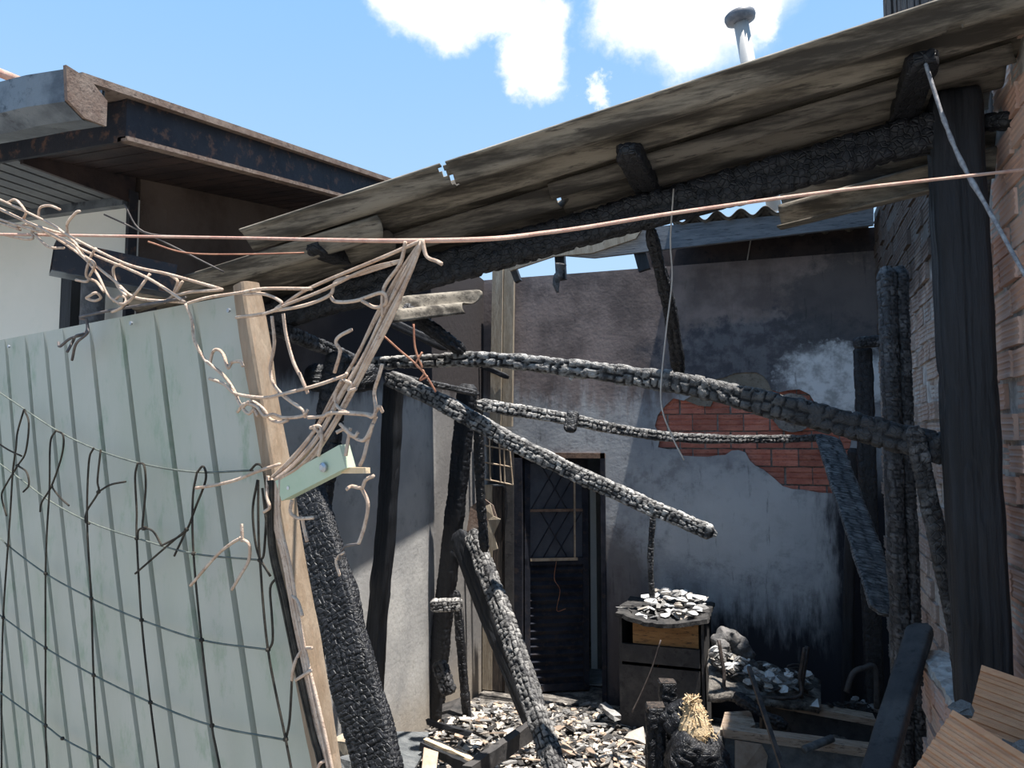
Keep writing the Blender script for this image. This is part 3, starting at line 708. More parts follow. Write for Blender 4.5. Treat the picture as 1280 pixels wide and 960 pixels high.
dbox(.05, DW-.10, zm+.005, zm+.03, -.03, -.02).build('rusty_rail', 'grille', leaf)
dbox(DW-.13, DW-.115, zm+.03, DT-.10, -.02, -.005).build('rusty_rail', 'grille', leaf)
for z0, z1 in ((zm+.03, zr_-.01), (zr_+.01, DT-.10)):
    for k in range(4):
        for sgn in (1, -1):
            ua = .06+(DW-.14)*k/4*1.0; ub = ua+(z1-z0)*.6*sgn
            if not .05 < ub < DW-.05: continue
            MB().tube([dp(ua, z0, -.004), dp(ub, z1, -.004)], .005, 5).build('bar', 'door_metal', leaf)
rope('dangling_wire', [dp(.28, zm+.0, -.03), dp(.26, zm-.15, -.04), dp(.31, zm-.25, -.04), dp(.28, zm-.42, -.04), dp(.36, zm-.41, -.04)], .003, 'wire_copper', label='thin wire dangling over the door slats', cat='wire')
# room behind the door
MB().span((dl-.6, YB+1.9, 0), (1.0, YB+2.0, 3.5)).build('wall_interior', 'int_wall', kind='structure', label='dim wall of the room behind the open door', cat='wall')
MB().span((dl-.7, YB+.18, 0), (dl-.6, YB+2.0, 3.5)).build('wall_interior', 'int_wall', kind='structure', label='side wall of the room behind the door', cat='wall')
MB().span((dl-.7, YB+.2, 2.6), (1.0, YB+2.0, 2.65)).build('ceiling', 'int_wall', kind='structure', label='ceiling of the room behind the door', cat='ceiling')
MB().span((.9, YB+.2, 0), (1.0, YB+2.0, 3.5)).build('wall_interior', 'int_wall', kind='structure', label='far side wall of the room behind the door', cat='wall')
c = PY(742, 720, YB+.9); MB().span((c.x-.03, YB+.9, 0), (c.x+.03, YB+1.5, 1.75)).build('tall_panel', 'int_pale', label='pale tall panel standing in the dim room beyond the door', cat='panel')
c = PY(752, 790, YB+.6); MB().box((c.x, c.y, .03), (.5, .4, .03), None, .01).build('board_scrap', 'shard_grey', label='grey broken board on the floor inside the doorway', cat='board')

# corner timbers by the door
ct = thing('corner_timber', PY(627, 600, YB-.06), 'pale double timber upright in the back left corner, sunlit at the top', 'timber')
for x0, x1, dz in ((613, 626, 0), (627, 639, .02)):
    a, b = PY(x0, 333, YB-.08), PY(x1, 533, YB-.08)
    at, bt = PY(x0+3, 332, YB-.08), PY(x1+3, 328, YB-.08)
    MB().add([(a.x, YB-.09+dz, b.z), (b.x, YB-.09+dz, b.z), (b.x, YB-.03, b.z), (a.x, YB-.03, b.z), (at.x, YB-.09+dz, at.z), (bt.x, YB-.09+dz, bt.z), (bt.x, YB-.03, bt.z), (at.x, YB-.03, at.z)],
             [(0, 1, 2, 3), (4, 5, 6, 7), (0, 1, 5, 4), (1, 2, 6, 5), (2, 3, 7, 6), (3, 0, 4, 7)]).build('board', 'timber_pale', ct)
window = thing('window_1', (wl, YB, wz0), 'small dark window with a thin rusty grille beside the door', 'window', kind='structure')
MB().span((wl, YB+.17, wz0), (wr-.02, YB+.19, wz1)).build('dark_pane', 'door_glass', window)
yg = YB-.05
def gq(px, py): return PY(px, py, yg)
for a, b in (((602, 598), (641, 606)), ((602, 556), (638, 563)), ((601, 577), (640, 584)), ((601, 542), (636, 548)), ((602, 600), (600, 540)), ((641, 606), (636, 548)), ((613, 600), (612, 542)), ((626, 604), (624, 546)), ((631, 604), (630, 547))):
    MB().tube([gq(*a), gq(*b)], .008, 6).build('grille_bar', 'grille', window)
for k, (x0, x1) in enumerate(((XL+.01, -2.45), (-2.445, -2.36), (-2.355, -2.29))):
    MB().span((x0, YB-.035+.008*k, .02), (x1, YB-.002, wz0-.01*k)).build('wall_board', 'timber_pale' if k == 0 else 'plank_burnt', label=('sunlit pale board' if k == 0 else ('dark scorched board' if k == 1 else 'narrow dark board next to the door frame'))+' covering the wall below the small window', cat='board')  # sunlit look of the left board is put into its paler timber colour
# torn plaster/rag beside the window
tp = thing('torn_panel', PY(605, 690, 5.9), 'torn curled brown panel hanging below the small window', 'panel')
def torn(q, m, nm, dep):
    pts = [PY(a, b, dep) for a, b in q]; MB().slab([(p.x, p.z) for p in pts], [], lambda a, b: Vector((a, dep+.06*noise.noise((a*9, b*9, 2)), b)), (0, .012, 0)).build(nm, m, tp)
torn([(588, 634), (604, 622), (616, 632), (622, 650), (610, 668), (596, 676), (584, 664)], 'rust_edge', 'torn_sheet', 5.95)
torn([(604, 634), (612, 630), (616, 645), (626, 649), (617, 668), (622, 686), (612, 690), (608, 662), (610, 650)], 'timber_pale', 'torn_edge', 5.9)

# ------------------------------------------------------------------ charred posts and beams
c = P(1208, 500, 2.42)
bp = beam('charred_post', 'big thick charred square post in front of the right brick wall', [(c.x+.012, c.y, 1.345), (c.x-.002, c.y, PY(1198, 119, c.y).z)], .155, .14, 'charpost', 'post', up=(0, 1, 0), cell=.9, cw=.028, amp=.005, wob=.005, blunt=.93)
p2 = thing('charred_post', P(1122, 900, 3.5), 'tall charred double stud where the back wall meets the brick wall', 'post')
for px in (1114, 1129):
    c = P(px, 500, 3.5); tz = P(px, 331, 3.5).z
    beam('stud', '', [(c.x, c.y, 0), (c.x, c.y, tz)], .056, .10, 'char_grey', parent=p2, up=(-_sy, _cy, 0), cell=.022, cw=.05, amp=.005)
p3 = thing('charred_post', P(1085, 850, 5.2), 'slim dark charred post with a flat burnt head against the back wall', 'post')
c = P(1084, 600, 5.2)
beam('shaft', '', [(c.x, c.y, 0), (c.x, c.y, P(1084, 430, 5.2).z)], .12, .10, 'char', parent=p3, up=(0, 1, 0), cell=.05, amp=.006)
beam('head', '', [P(1068, 429, 5.15), P(1099, 426, 5.15)], .10, .075, 'char_grey', parent=p3, cell=.03, amp=.006)
beam('charred_beam', 'longest sagging charred beam running from the left corner to the big post', pline([(440, 456), (520, 452), (600, 449), (700, 458), (800, 472), (860, 481), (930, 498), (1000, 515), (1100, 541), (1186, 563), (1202, 567)], 4.72, 2.50), .085, .10, 'char_ash', cell=.046, cw=.05, amp=.014, taper=(.72, 1.1), ash=(1.1, -.35))  # ash fade paints the sunlit white left end passing into shade on the right
beam('charred_beam', 'thin ash-white beam below the longest one, ending at the slanting board', pline([(596, 505), (700, 522), (780, 538), (850, 547), (940, 549), (1034, 547)], 4.4, 5.0), .055, .07, 'char_ash', cell=.03, amp=.007, taper=(1.1, .72), ash=(1.05, .25))  # ash thins to the right, painting where sunlight gives way to shade
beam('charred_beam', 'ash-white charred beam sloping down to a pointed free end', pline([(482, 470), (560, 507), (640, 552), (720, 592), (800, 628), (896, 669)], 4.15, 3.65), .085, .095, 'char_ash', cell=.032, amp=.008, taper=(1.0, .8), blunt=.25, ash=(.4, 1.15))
beam('charred_beam', 'thin charred piece hanging from the rafter onto the longest beam', pline([(812, 285), (828, 350), (840, 405), (850, 470)], 2.85, 3.42), .05, .05, 'char', cell=.03, amp=.007, up=(0, 1, 0), taper=(.9, 1.2))
beam('charred_board', 'wide grey charred board slanting down to the double stud', pline([(1034, 545), (1112, 770)], 4.9, 3.66), .17, .035, 'char_board', 'board', cell=.022, cw=.05, amp=.004, up=(.35, -.9, .3))
beam('charred_brace', 'charred brace slanting from the longest beam down behind the big post', pline([(1142, 533), (1160, 620), (1188, 745), (1206, 862)], 2.52, 2.60), .06, .03, 'char_grey', 'brace', cell=.03, cw=.04, amp=.004, up=(0, -1, 0))
beam('charred_board', 'smooth dark board leaning against the low brick wall', pline([(1152, 782), (1128, 860), (1092, 985)], 3.15, 2.45), .10, .05, 'cabinet', 'board', up=(-.4, -.9, .2), cell=.5, cw=.03, amp=.003, wob=.004)
beam('charred_post', 'charred upright plank leaning left in front of the grey wall', pline([(492, 474), (484, 640), (470, 800), (462, 1000)], 4.55, 4.55), .155, .07, 'charpost', 'post', up=(-.5, -.9, 0), cell=.6, cw=.03, amp=.004, wob=.008)
beam('charred_post', 'charred upright by the small window carrying the thin beam', pline([(585, 480), (573, 600), (553, 780), (541, 905)], 5.7, 5.75), .15, .09, 'charpost', 'post', up=(-.3, -.95, 0), cell=.04, cw=.06, amp=.005, wob=.008)
beam('charred_post', 'jagged charred upright partly hidden behind the rope bundle', pline([(425, 440), (410, 540), (398, 640), (388, 800), (380, 1150)], 3.4, 3.3), .13, .07, 'char', 'post', up=(-.2, -.95, 0), cell=.045, cw=.05, amp=.009, wob=.012)
beam('charred_board', 'broad crackled charred board leaning beside the metal panel', pline([(372, 590), (410, 720), (445, 850), (478, 985)], 2.75, 2.25), .165, .06, 'char', 'board', up=(-.1, -.95, .2), cell=.017, cw=.020, amp=.0045, wob=.010)
beam('charred_board', 'black smooth plank leaning beside the ashy beam near the door', pline([(571, 665), (612, 770), (672, 915)], 5.0, 4.35), .14, .05, 'charpost', 'board', up=(-.3, -.95, .1), cell=.6, cw=.03, amp=.003)
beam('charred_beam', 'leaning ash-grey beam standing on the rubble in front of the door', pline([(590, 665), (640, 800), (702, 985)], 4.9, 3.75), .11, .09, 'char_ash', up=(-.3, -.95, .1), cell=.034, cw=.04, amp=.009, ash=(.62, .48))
beam('charred_stick', 'thin charred stick hanging in front of the small window', pline([(598, 500), (600, 610), (606, 690)], 4.5, 4.55), .055, .045, 'char', 'stick', up=(0, -1, 0), cell=.04, amp=.006)
cs = thing('charred_trestle', P(570, 905, 5.4), 'small charred cross piece on a thin upright among the rubble', 'trestle')
beam('upright', '', pline([(570, 738), (578, 830), (585, 912)], 5.4, 5.35), .06, .05, 'char', parent=cs, up=(0, -1, 0), cell=.05, amp=.005)
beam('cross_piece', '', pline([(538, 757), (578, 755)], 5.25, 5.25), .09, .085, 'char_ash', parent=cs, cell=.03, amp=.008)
beam('charred_chunk', 'dangling burnt chunk beside the small cross piece', pline([(548, 826), (562, 868)], 5.3, 5.25), .11, .08, 'char_grey', 'chunk', up=(0, -1, 0), cell=.035, amp=.012)
beam('charred_beam', 'dark charred beam slanting down from behind the metal panel', pline([(330, 405), (390, 428), (445, 452)], 3.1, 3.9), .05, .06, 'char_grey', cell=.03, amp=.008)
beam('charred_beam', 'short charred piece sloping down onto the longest beam', pline([(500, 382), (540, 412), (580, 440)], 3.9, 4.05), .07, .07, 'char', cell=.035, amp=.009)
beam('wood_strip', 'thin pale-edged strip sloping behind the hanging wires', pline([(478, 398), (560, 436)], 4.3, 4.4), .03, .05, 'charpost', 'strip', cell=.3, amp=.003)
beam('wood_strip', 'thin dark strip fixed across the corner timbers', [PY(590, 452, YB-.11), PY(636, 472, YB-.11)], .025, .05, 'charpost', 'strip', cell=.3, amp=.003)
beam('wood_strip', 'narrow strip lying under the longest beam at its left end', pline([(482, 468), (598, 492)], 4.1, 4.6), .03, .035, 'char_grey', 'strip', cell=.05, amp=.004)
beam('charred_stick', 'thin crackled stick standing upright on the burnt cabinet', pline([(817, 640), (813, 700), (817, 768)], 5.75, 5.75), .045, .04, 'char_grey', 'stick', up=(0, -1, 0), cell=.022, cw=.05, amp=.006)
beam('charred_stub', 'black stub of wood nailed across the thin beam', pline([(717, 514), (712, 540)], 4.3, 4.25), .07, .04, 'char', 'stub', up=(0, -1, 0), cell=.04, amp=.005)
beam('charred_beam', 'charred block between the upright and the longest beam behind the ropes', pline([(385, 470), (430, 475), (470, 470)], 3.9, 4.2), .12, .14, 'char', cell=.05, amp=.01)
beam('charred_post', 'dark upright timber in the corner beside the double stud', pline([(1066, 560), (1062, 700), (1058, 900)], 5.6, 5.6), .08, .06, 'charpost', 'post', up=(0, -1, 0), cell=.5, amp=.004)

# ------------------------------------------------------------------ cabinet with rubble on top
cyf = 5.72
def cq(px, py, y=cyf): return PY(px, py, y)
cx0, cx1 = cq(774, 800).x, cq(880, 800).x; cz = cq(825, 768).z
cab = thing('burnt_cabinet', ((cx0+cx1)/2, 5.95, 0), 'burnt low cabinet with a drawer and warped top against the back wall', 'cabinet')
for nm, a, b, m in (('side_panel', (cx0, cyf, 0), (cx0+.02, 6.3, cz-.03), 'cabinet'), ('side_panel', (cx1-.02, cyf, 0), (cx1, 6.3, cz-.03), 'cabinet'),
                    ('back_panel', (cx0, 6.28, 0), (cx1, 6.3, cz-.03), 'cabinet')):
    MB().span(a, b).build(nm, m, cab)
zd0, zd1, zd2 = cq(825, 835).z, cq(825, 832).z, cq(825, 808).z
MB().span((cx0+.02, cyf+.0, .03), (cx1-.03, cyf+.02, zd0)).build('door', 'cabinet', cab)
MB().span((cx0+.02, cyf-.012, zd1+.01), (cx1-.03, cyf+.02, zd2)).build('drawer', 'cabinet', cab)
MB().span((cx0+.1, cyf+.01, zd2+.005), (cx1-.04, cyf+.025, cz-.06)).build('drawer_front', 'cabinet_orange', cab)
tpm = MB(); nx, ny = 24, 16
for j in range(ny+1):
    for i in range(nx+1):
        a = i/nx; bq = j/ny; x = cx0-.02+(cx1-cx0+.05)*a; y = cyf-.05+.6*bq
        edge = .03*noise.noise((a*9, bq*9, 3)) if i in (0, nx) or j in (0, ny) else 0
        tpm.v.append(Vector((x+edge, y+edge-.05*math.sin(math.pi*a)*(1-bq), cz-.01-.05*math.sin(math.pi*a)*(1-bq)+.012*noise.noise((x*18, y*18, 1)))))
for j in range(ny):
    for i in range(nx): a = j*(nx+1)+i; tpm.f.append((a, a+1, a+nx+2, a+nx+1))
solid(tpm.build('warped_top', 'cabinet_top', cab), .03)

# ------------------------------------------------------------------ rubble pieces
def shard_mesh(kind, seed):
    rr = random.Random(seed); mb = MB()
    if kind == 'flat':
        n = rr.randint(5, 7); an = sorted(rr.uniform(0, 2*math.pi) for _ in range(n)); an = [2*math.pi*(i+rr.uniform(-.3, .3))/n for i in range(n)]
        poly = [(math.cos(a)*rr.uniform(.6, 1), math.sin(a)*rr.uniform(.5, .9)) for a in an]
        cv = rr.uniform(-.12, .12)
        vs = [Vector((x, y, cv*x*x+rr.uniform(-.03, .03))) for x, y in poly]; th = rr.uniform(.10, .22)
        mb.add(vs+[v+Vector((rr.uniform(-.06, .06), rr.uniform(-.06, .06), th)) for v in vs],
               [tuple(range(n-1, -1, -1)), tuple(range(n, 2*n))]+[(i, (i+1) % n, (i+1) % n+n, i+n) for i in range(n)])
    elif kind == 'split':
        n = 5; vs = []
        for i in range(n):
            x = -1+2*i/(n-1); w1 = .16*(1-.5*abs(x))*rr.uniform(.7, 1.2); h1 = .09*rr.uniform(.6, 1.3); b = rr.uniform(-.06, .06)
            vs += [(x, -w1+b, 0), (x, w1+b, 0), (x, w1*.8+b, h1), (x, -w1*.9+b, h1)]
        fs = [(3, 2, 1, 0), tuple(range(4*n-4, 4*n))]
        for i in range(n-1):
            for k in range(4): k2 = (k+1) % 4; fs.append((i*4+k, i*4+k2, i*4+4+k2, i*4+4+k))
        mb.add(vs, fs)
    else:
        t = []
        for la in range(-1, 2):
            for k in range(6):
                a = math.pi*2*(k+.5*la)/6; rad = (.95 if la == 0 else .6)*rr.uniform(.75, 1.05)
                t.append((rad*math.cos(a), rad*math.sin(a), .35+la*.35*rr.uniform(.7, 1.1)))
        fs = [tuple(range(5, -1, -1)), tuple(range(12, 18))]
        for l in range(2):
            for k in range(6): k2 = (k+1) % 6; fs += [(l*6+k, l*6+k2, l*6+6+k2), (l*6+k, l*6+6+k2, l*6+6+k)]
        mb.add(t, fs)
    return mb
SH = {}
def shard(kind, var, m):
    k = (kind, var, m)
    if k not in SH:
        mb = shard_mesh(kind, var*31+len(kind)); me = bpy.data.meshes.new(kind); me.from_pydata(mb.v, [], mb.f); me.materials.append(M[m]); me.update(); SH[k] = me
    return SH[k]
def piece(name, loc, size, kind, m, label, cat, group, tilt=.4):
    o = bpy.data.objects.new(name, shard(kind, R.randint(0, 7), m)); COL.objects.link(o); o.location = loc
    o.scale = (size, size*R.uniform(.7, 1.1), size*R.uniform(.6, 1.1)); o.rotation_euler = (R.uniform(-tilt, tilt), R.uniform(-tilt, tilt), R.uniform(0, 6.28))
    return tag(o, label, cat, group)
# rubble on the cabinet
for i in range(56):
    x = R.uniform(cx0+.14, cx1-.03); y = R.uniform(cyf+.0, cyf+.42); f = (x-cx0)/(cx1-cx0)
    m = R.choice(['shard_white', 'shard_white', 'shard_pale', 'shard_grey', 'shard_white'])
    piece('plaster_lump', (x, y, cz+.0+max(0, (y-cyf-.1))*.12-(.03 if y < cyf+.1 else 0)+R.uniform(0, .06)), R.uniform(.035, .07), R.choice(['flat', 'lump', 'flat']), m, {'shard_white': 'white', 'shard_pale': 'cream', 'shard_grey': 'grey'}[m]+' broken plaster piece lying on the burnt cabinet top', 'plaster', 'plaster pieces on the burnt cabinet', .5)
for i in range(14):
    piece('charred_splinter', (R.uniform(cx0, cx0+.3), R.uniform(cyf, cyf+.4), cz+R.uniform(-.01, .01)), R.uniform(.05, .10), 'split', R.choice(['shard_dark', 'shard_grey']), 'charred splinter on the left of the burnt cabinet top', 'splinter', 'charred splinters on the burnt cabinet', .2)
# floor rubble: mound
mound = MB(); nx, ny = 90, 60
def mz(x, y):
    a = .10*math.exp(-((x+1.2)/.8)**2-((y-4.6)/.8)**2)+.16*math.exp(-((x+1.9)/.5)**2-((y-4.9)/.7)**2)+.05+.20*math.exp(-((x-.25)/.4)**2-((y-5.5)/.5)**2)
    a += .10*math.exp(-((x+1.6)/.4)**2-((y-3.9)/.6)**2)
    return a*(1+.5*noise.noise((x*4, y*4, 0)))+.03*noise.noise((x*14, y*14, 4))*min(1, a*8)
for j in range(ny+1):
    for i in range(nx+1):
        x = XL+.02+(LW-XL-.06)*i/nx; y = 3.0+(YB-3.02)*j/ny; dd = min((y-3.0)*3, 1)
        mound.v.append(Vector((x, y, max(-.01, mz(x, y)*dd*(1-.8*sstep(5.6, 6.2, y)) ))))
for j in range(ny):
    for i in range(nx): a = j*(nx+1)+i; mound.f.append((a, a+1, a+nx+2, a+nx+1))
mound.build('ash_layer', 'ash_floor', smooth=True, label='layer of ash and fine rubble covering the shed floor', cat='ash', kind='stuff')
def gz(x, y): return max(-.01, mz(x, y)*min((y-3)*3, 1)*(1-.8*sstep(5.6, 6.2, y)))
cnt = 0
for i in range(900):
    px, py = R.uniform(430, 815), R.uniform(872, 1010)
    p = PZ(px, py, .08)
    if not (XL+.1 < p.x < .2 and 3.3 < p.y < 6.1): continue
    if cnt >= 280: break
    cnt += 1
    warm = p.y < 5.35 or px < 640
    m = R.choice(['shard_pale', 'shard_tan', 'shard_pale', 'shard_grey', 'shard_white', 'shard_dark', 'shard_pale'] if warm else ['shard_grey', 'shard_dark', 'shard_dark', 'shard_grey', 'shard_tan'])
    k = R.choice(['flat', 'split', 'flat', 'flat', 'split', 'lump'])
    if k == 'lump' and m == 'shard_white': m = 'shard_grey'
    where = 'left of the leaning ash-grey beam' if px < 655 else ('between the leaning ash-grey beam and the stumps' if p.y < 5.35 else 'on the floor near the doorway')
    tint = {'shard_pale': 'pale', 'shard_tan': 'tan brown', 'shard_grey': 'grey', 'shard_white': 'whitish', 'shard_dark': 'blackened'}
    if k == 'split': piece('wood_splinter', (p.x, p.y, gz(p.x, p.y)+R.uniform(0, .03)), R.uniform(.05, .13), k, R.choice(['shard_dark', 'shard_tan', 'shard_grey', 'shard_dark']), 'burnt wood splinter in the rubble '+where, 'splinter', 'splinters in the floor rubble', .3)
    else: piece('plaster_shard', (p.x, p.y, gz(p.x, p.y)+R.uniform(0, .025)), R.uniform(.03, .085), k, m, tint[m]+(' stony lump' if k == 'lump' else ' flat shard')+' in the rubble '+where, 'shard', 'shards in the floor rubble', .45)
# fine debris too small to count
for m, nn, lab in (('shard_pale', 1000, 'fine pale crumbs strewn over the shed floor'), ('shard_tan', 500, 'fine brown chips strewn over the shed floor'), ('shard_grey', 700, 'fine grey crumbs strewn over the shed floor'), ('shard_dark', 900, 'fine black char bits strewn over the shed floor')):
    fm = MB()
    for i in range(nn):
        p = PZ(R.uniform(425, 830), R.uniform(866, 1015), .10)
        if not (XL+.06 < p.x < .3 and 3.2 < p.y < 6.3): continue
        if p.y > 5.5 and m in ('shard_pale', 'shard_tan') and R.random() < .7: continue
        q = MB(); sz = R.uniform(.012, .034); a = R.uniform(0, 6.28); ax_ = Vector((math.cos(a), math.sin(a), R.uniform(-.35, .35))).normalized(); ay_ = Vector((-math.sin(a), math.cos(a), R.uniform(-.35, .35))).normalized()
        fm.box((p.x, p.y, gz(p.x, p.y)+R.uniform(.004, .03)), (sz*R.uniform(1, 2.4), sz, sz*.3), (ax_, ay_, ax_.cross(ay_)), sz*.22)
    fm.build('fine_debris', m, label=lab, cat='debris', kind='stuff')
# larger boards and slabs in the rubble at lower left
def plank(name, label, a, b, wd, ht, m, cat='plank', up=(0, 0, 1), jit=.006):
    mb = MB(); a = Vector(a); b = Vector(b); n = 8; t = (b-a).normalized(); s = t.cross(Vector(up)).normalized(); u = s.cross(t)
    for i in range(n+1):
        p = a.lerp(b, i/n)
        for q, e in ((-.5, -.5), (.5, -.5), (.5, .5), (-.5, .5)):
            mb.v.append(p+s*(wd*q+R.uniform(-jit, jit))+u*(ht*e+R.uniform(-jit, jit)*.5)+t*(R.uniform(-jit, jit)*3 if i in (0, n) else 0))
    mb.f = [(3, 2, 1, 0), tuple(range(4*n, 4*n+4))]
    for i in range(n):
        for k in range(4): k2 = (k+1) % 4; mb.f.append((i*4+k, i*4+k2, i*4+4+k2, i*4+4+k))
    return mb.build(name, m, label=label, cat=cat)
def slabp(name, label, q, d, th, m, cat='slab'):
    pts = [P(a, b, d_) for (a, b), d_ in zip(q, d)]; n = len(pts)
    nn = (pts[1]-pts[0]).cross(pts[2]-pts[0]).normalized()
    return MB().add(pts+[p+nn*th for p in pts], [tuple(range(n)), tuple(range(2*n-1, n-1, -1))]+[(i, (i+1) % n, (i+1) % n+n, i+n) for i in range(n)]).build(name, m, label=label, cat=cat)
slabp('cement_slab', 'grey slate-like slab lying flat beside the broad crackled board', [(488, 914), (536, 915), (531, 938), (515, 966), (500, 972), (492, 950)], [4.7, 4.7, 4.5, 4.3, 4.25, 4.4], .02, 'slate')
plank('burnt_plank', 'dark plank with a pale split edge lying in the lower left rubble', P(533, 930, 4.5), P(600, 962, 4.2), .10, .05, 'charpost')
plank('wood_strip', 'pale raw strip along the dark plank in the rubble', P(533, 925, 4.48), P(602, 956, 4.2), .03, .02, 'wood_raw', 'strip')
plank('burnt_plank', 'dark weathered plank slanting across the bottom of the rubble', P(585, 968, 3.9), P(664, 912, 4.35), .05, .09, 'cabinet')
plank('burnt_stick', 'thin burnt stick with a glowing orange scar lying on the rubble', P(534, 902, 5.0), P(630, 930, 4.9), .03, .03, 'charpost', 'stick')
plank('wood_strip', 'short pale wooden offcut behind the metal panel post', P(424, 937, 3.6), P(445, 925, 3.7), .09, .07, 'timber_pale', 'offcut')
plank('wood_strip', 'grey offcut low beside the metal panel post', P(428, 958, 3.5), P(448, 950, 3.6), .07, .05, 'slate', 'offcut')
slabp('cement_slab', 'pale folded board scrap standing in the lower left rubble', [(530, 934), (548, 940), (545, 965), (527, 966)], [4.35, 4.35, 4.2, 4.2], .015, 'shard_tan')
slabp('burnt_cloth', 'black crumpled sheet lying behind the thin upright', [(553, 880), (575, 872), (600, 905), (612, 918), (570, 915), (552, 900)], [5.6, 5.6, 5.4, 5.2, 5.2, 5.3], .05, 'shard_dark', 'cloth')
slabp('plaster_slab', 'pale angled plaster slab leaning on the charred stump', [(786, 915), (804, 908), (807, 930), (797, 925), (780, 922)], [4.6, 4.6, 4.5, 4.5, 4.5], .02, 'shard_pale')
plank('burnt_plank', 'grey burnt plank on the floor by the cabinet corner', P(752, 880, 5.7), P(772, 898, 5.5), .06, .03, 'shard_grey')

# stumps and straw in front of the cabinet
def stump(label, px, ytop, d, wd, tilt=0):
    a = P(px, ytop, d); th = thing('charred_stump', (a.x, a.y, 0), label, 'stump')
    beam('trunk', '', [(a.x-tilt, a.y, 0), (a.x, a.y, a.z)], wd, wd, 'char', parent=th, up=(-_sy, _cy, 0), cell=.045, cw=.05, amp=.009, blunt=.97)
    MB().box((a.x, a.y, a.z+.002), (wd*.84, wd*.84, .008), (RV, Vector((-_sy, _cy, 0)), Vector((0, 0, 1))), .004).build('cut_top', 'plank_burnt', th)
stump('front charred square stump with a pale cut top', 819, 882, 3.9, .10)
stump('taller charred stump just behind the front one', 834, 852, 4.05, .095)
beam('charred_log', 'black split log leaning behind the charred stumps', pline([(842, 880), (870, 930), (905, 990)], 3.9, 3.6), .20, .14, 'char', 'log', cell=.06, amp=.018, wob=.03, up=(0, -1, 0))
beam('charred_log', 'black log lying below the straw clump', pline([(838, 935), (905, 965)], 3.7, 3.7), .2, .2, 'char', 'log', cell=.05, amp=.015, wob=.03)
stw = MB(); c0 = P(868, 897, 3.75)
for i in range(420):
    a = R.uniform(0, 6.28); h = R.uniform(-1, 1); rr_ = (1-h*.55)*.06*R.uniform(.6, 1.05)
    c = c0+RV*(math.cos(a)*rr_+.012*h*-1)+Vector((-_sy, _cy, 0))*math.sin(a)*rr_+Vector((0, 0, h*.10))
    dv = Vector((R.uniform(-1, 1), R.uniform(-1, 1), R.uniform(-1, .6))).normalized()*R.uniform(.012, .03)
    stw.tube([c-dv, c+dv], R.uniform(.0018, .004), 3)
core = [c0+Vector((0, 0, h*.10)) for h in (-1, -.6, -.2, .2, .6, .9)]
stw.tube(core, [.075, .08, .07, .055, .04, .02], 12)
stw.build('straw_clump', 'straw', label='clump of pale dry straw on the charred log', cat='straw', kind='stuff')

# rubble heap with tray, rods, timber boxes on the right
zb = P(950, 845, 5.2).z
for i in range(110):
    px = R.uniform(893, 1015); f = (px-890)/120; py = 812+f*32+R.uniform(0, 34)*(1-abs(f-.5)*.8)
    p = P(px, py, 5.25-(py-810)/60*.25)
    mm = R.choice(['shard_grey', 'shard_white', 'shard_grey', 'shard_dark', 'shard_pale']); kk = R.choice(['lump', 'lump', 'flat'])
    piece('rubble_lump', p, R.uniform(.025, .05), kk, mm, {'shard_white': 'whitish', 'shard_pale': 'cream', 'shard_grey': 'grey', 'shard_dark': 'blackened'}[mm]+(' stony lump' if kk == 'lump' else ' flat shard')+' in the rubble heap beside the burnt cabinet', 'rubble', 'lumps in the rubble heap', .6)
hp = MB(); nx, ny = 20, 14
for j in range(ny+1):
    for i in range(nx+1):
        f = i/nx; px = 886+f*140; yt = 800+52*f+22*j/ny*0; py = (806+f*40)+(862-806-f*25)*j/ny
        d = 5.5-.55*j/ny; p = P(px, py, d); hp.v.append(p+Vector((0, 0, .03*noise.noise(p*9)-.02)))
for j in range(ny):
    for i in range(nx): a = j*(nx+1)+i; hp.f.append((a, a+1, a+nx+2, a+nx+1))
hpo = solid(hp.build('rubble_bed', 'ash_floor', smooth=True, label='grey mound of fine rubble beside the burnt cabinet', cat='rubble', kind='stuff'), .05, -1)
cm_ = MB().tube(catmull([P(893, 832, 5.2), P(901, 818, 5.25), P(900, 803, 5.35), P(911, 796, 5.35), P(925, 808, 5.33), P(945, 824, 5.3)], 44), [.01+.055*math.sin(math.pi*min(1, (i+2)/46))**.5 for i in range(45)], 18)
cm_.v = [v+Vector(noise.noise_vector(v*16))*.035+Vector(noise.noise_vector(v*45))*.012 for v in cm_.v]
cm_.build('burnt_cloth', 'mesh_ash', smooth=True, label='grey crumpled ash-covered cloth slumped on the rubble heap', cat='cloth')
rope('metal_rod', [P(898, 800, 5.1), P(905, 840, 5.05), P(913, 865, 5.0), P(995, 872, 4.95), P(1000, 845, 5.0), P(1006, 810, 5.0)], .013, 'steel_dark', sub=4, label='bent rusty frame rod around the rubble heap', cat='rod')
rope('metal_rod', [P(1009, 808, 5.05), P(1000, 872, 5.0)], .016, 'steel_dark', sub=2, label='short upright rusty rod beside the rubble heap', cat='rod')
MB().bar(P(936, 834, 4.35), P(983, 975, 3.7), .022, .022).build('metal_bar', 'steel_dark', label='long rusty bar leaning across the timber boxes', cat='bar')
rope('bent_pipe', [P(1058, 865, 4.9), P(1066, 842, 4.9), P(1080, 835, 4.9), P(1094, 836, 4.9), P(1096, 885, 4.9)], .018, 'cabinet', n=8, label='curved dark pipe in the corner below the double stud', cat='pipe')
spr = []
for i in range(90):
    f = i/89; c = P(992+14*f, 832+50*f, 5.15); a = f*12*2*math.pi; spr.append(c+RV*.05*math.cos(a)+Vector((0, 0, .015*math.sin(a))))
rope('coil_spring', spr, .006, 'steel_dark', sub=1, n=5, label='charred coil spring standing in the rubble heap', cat='spring')
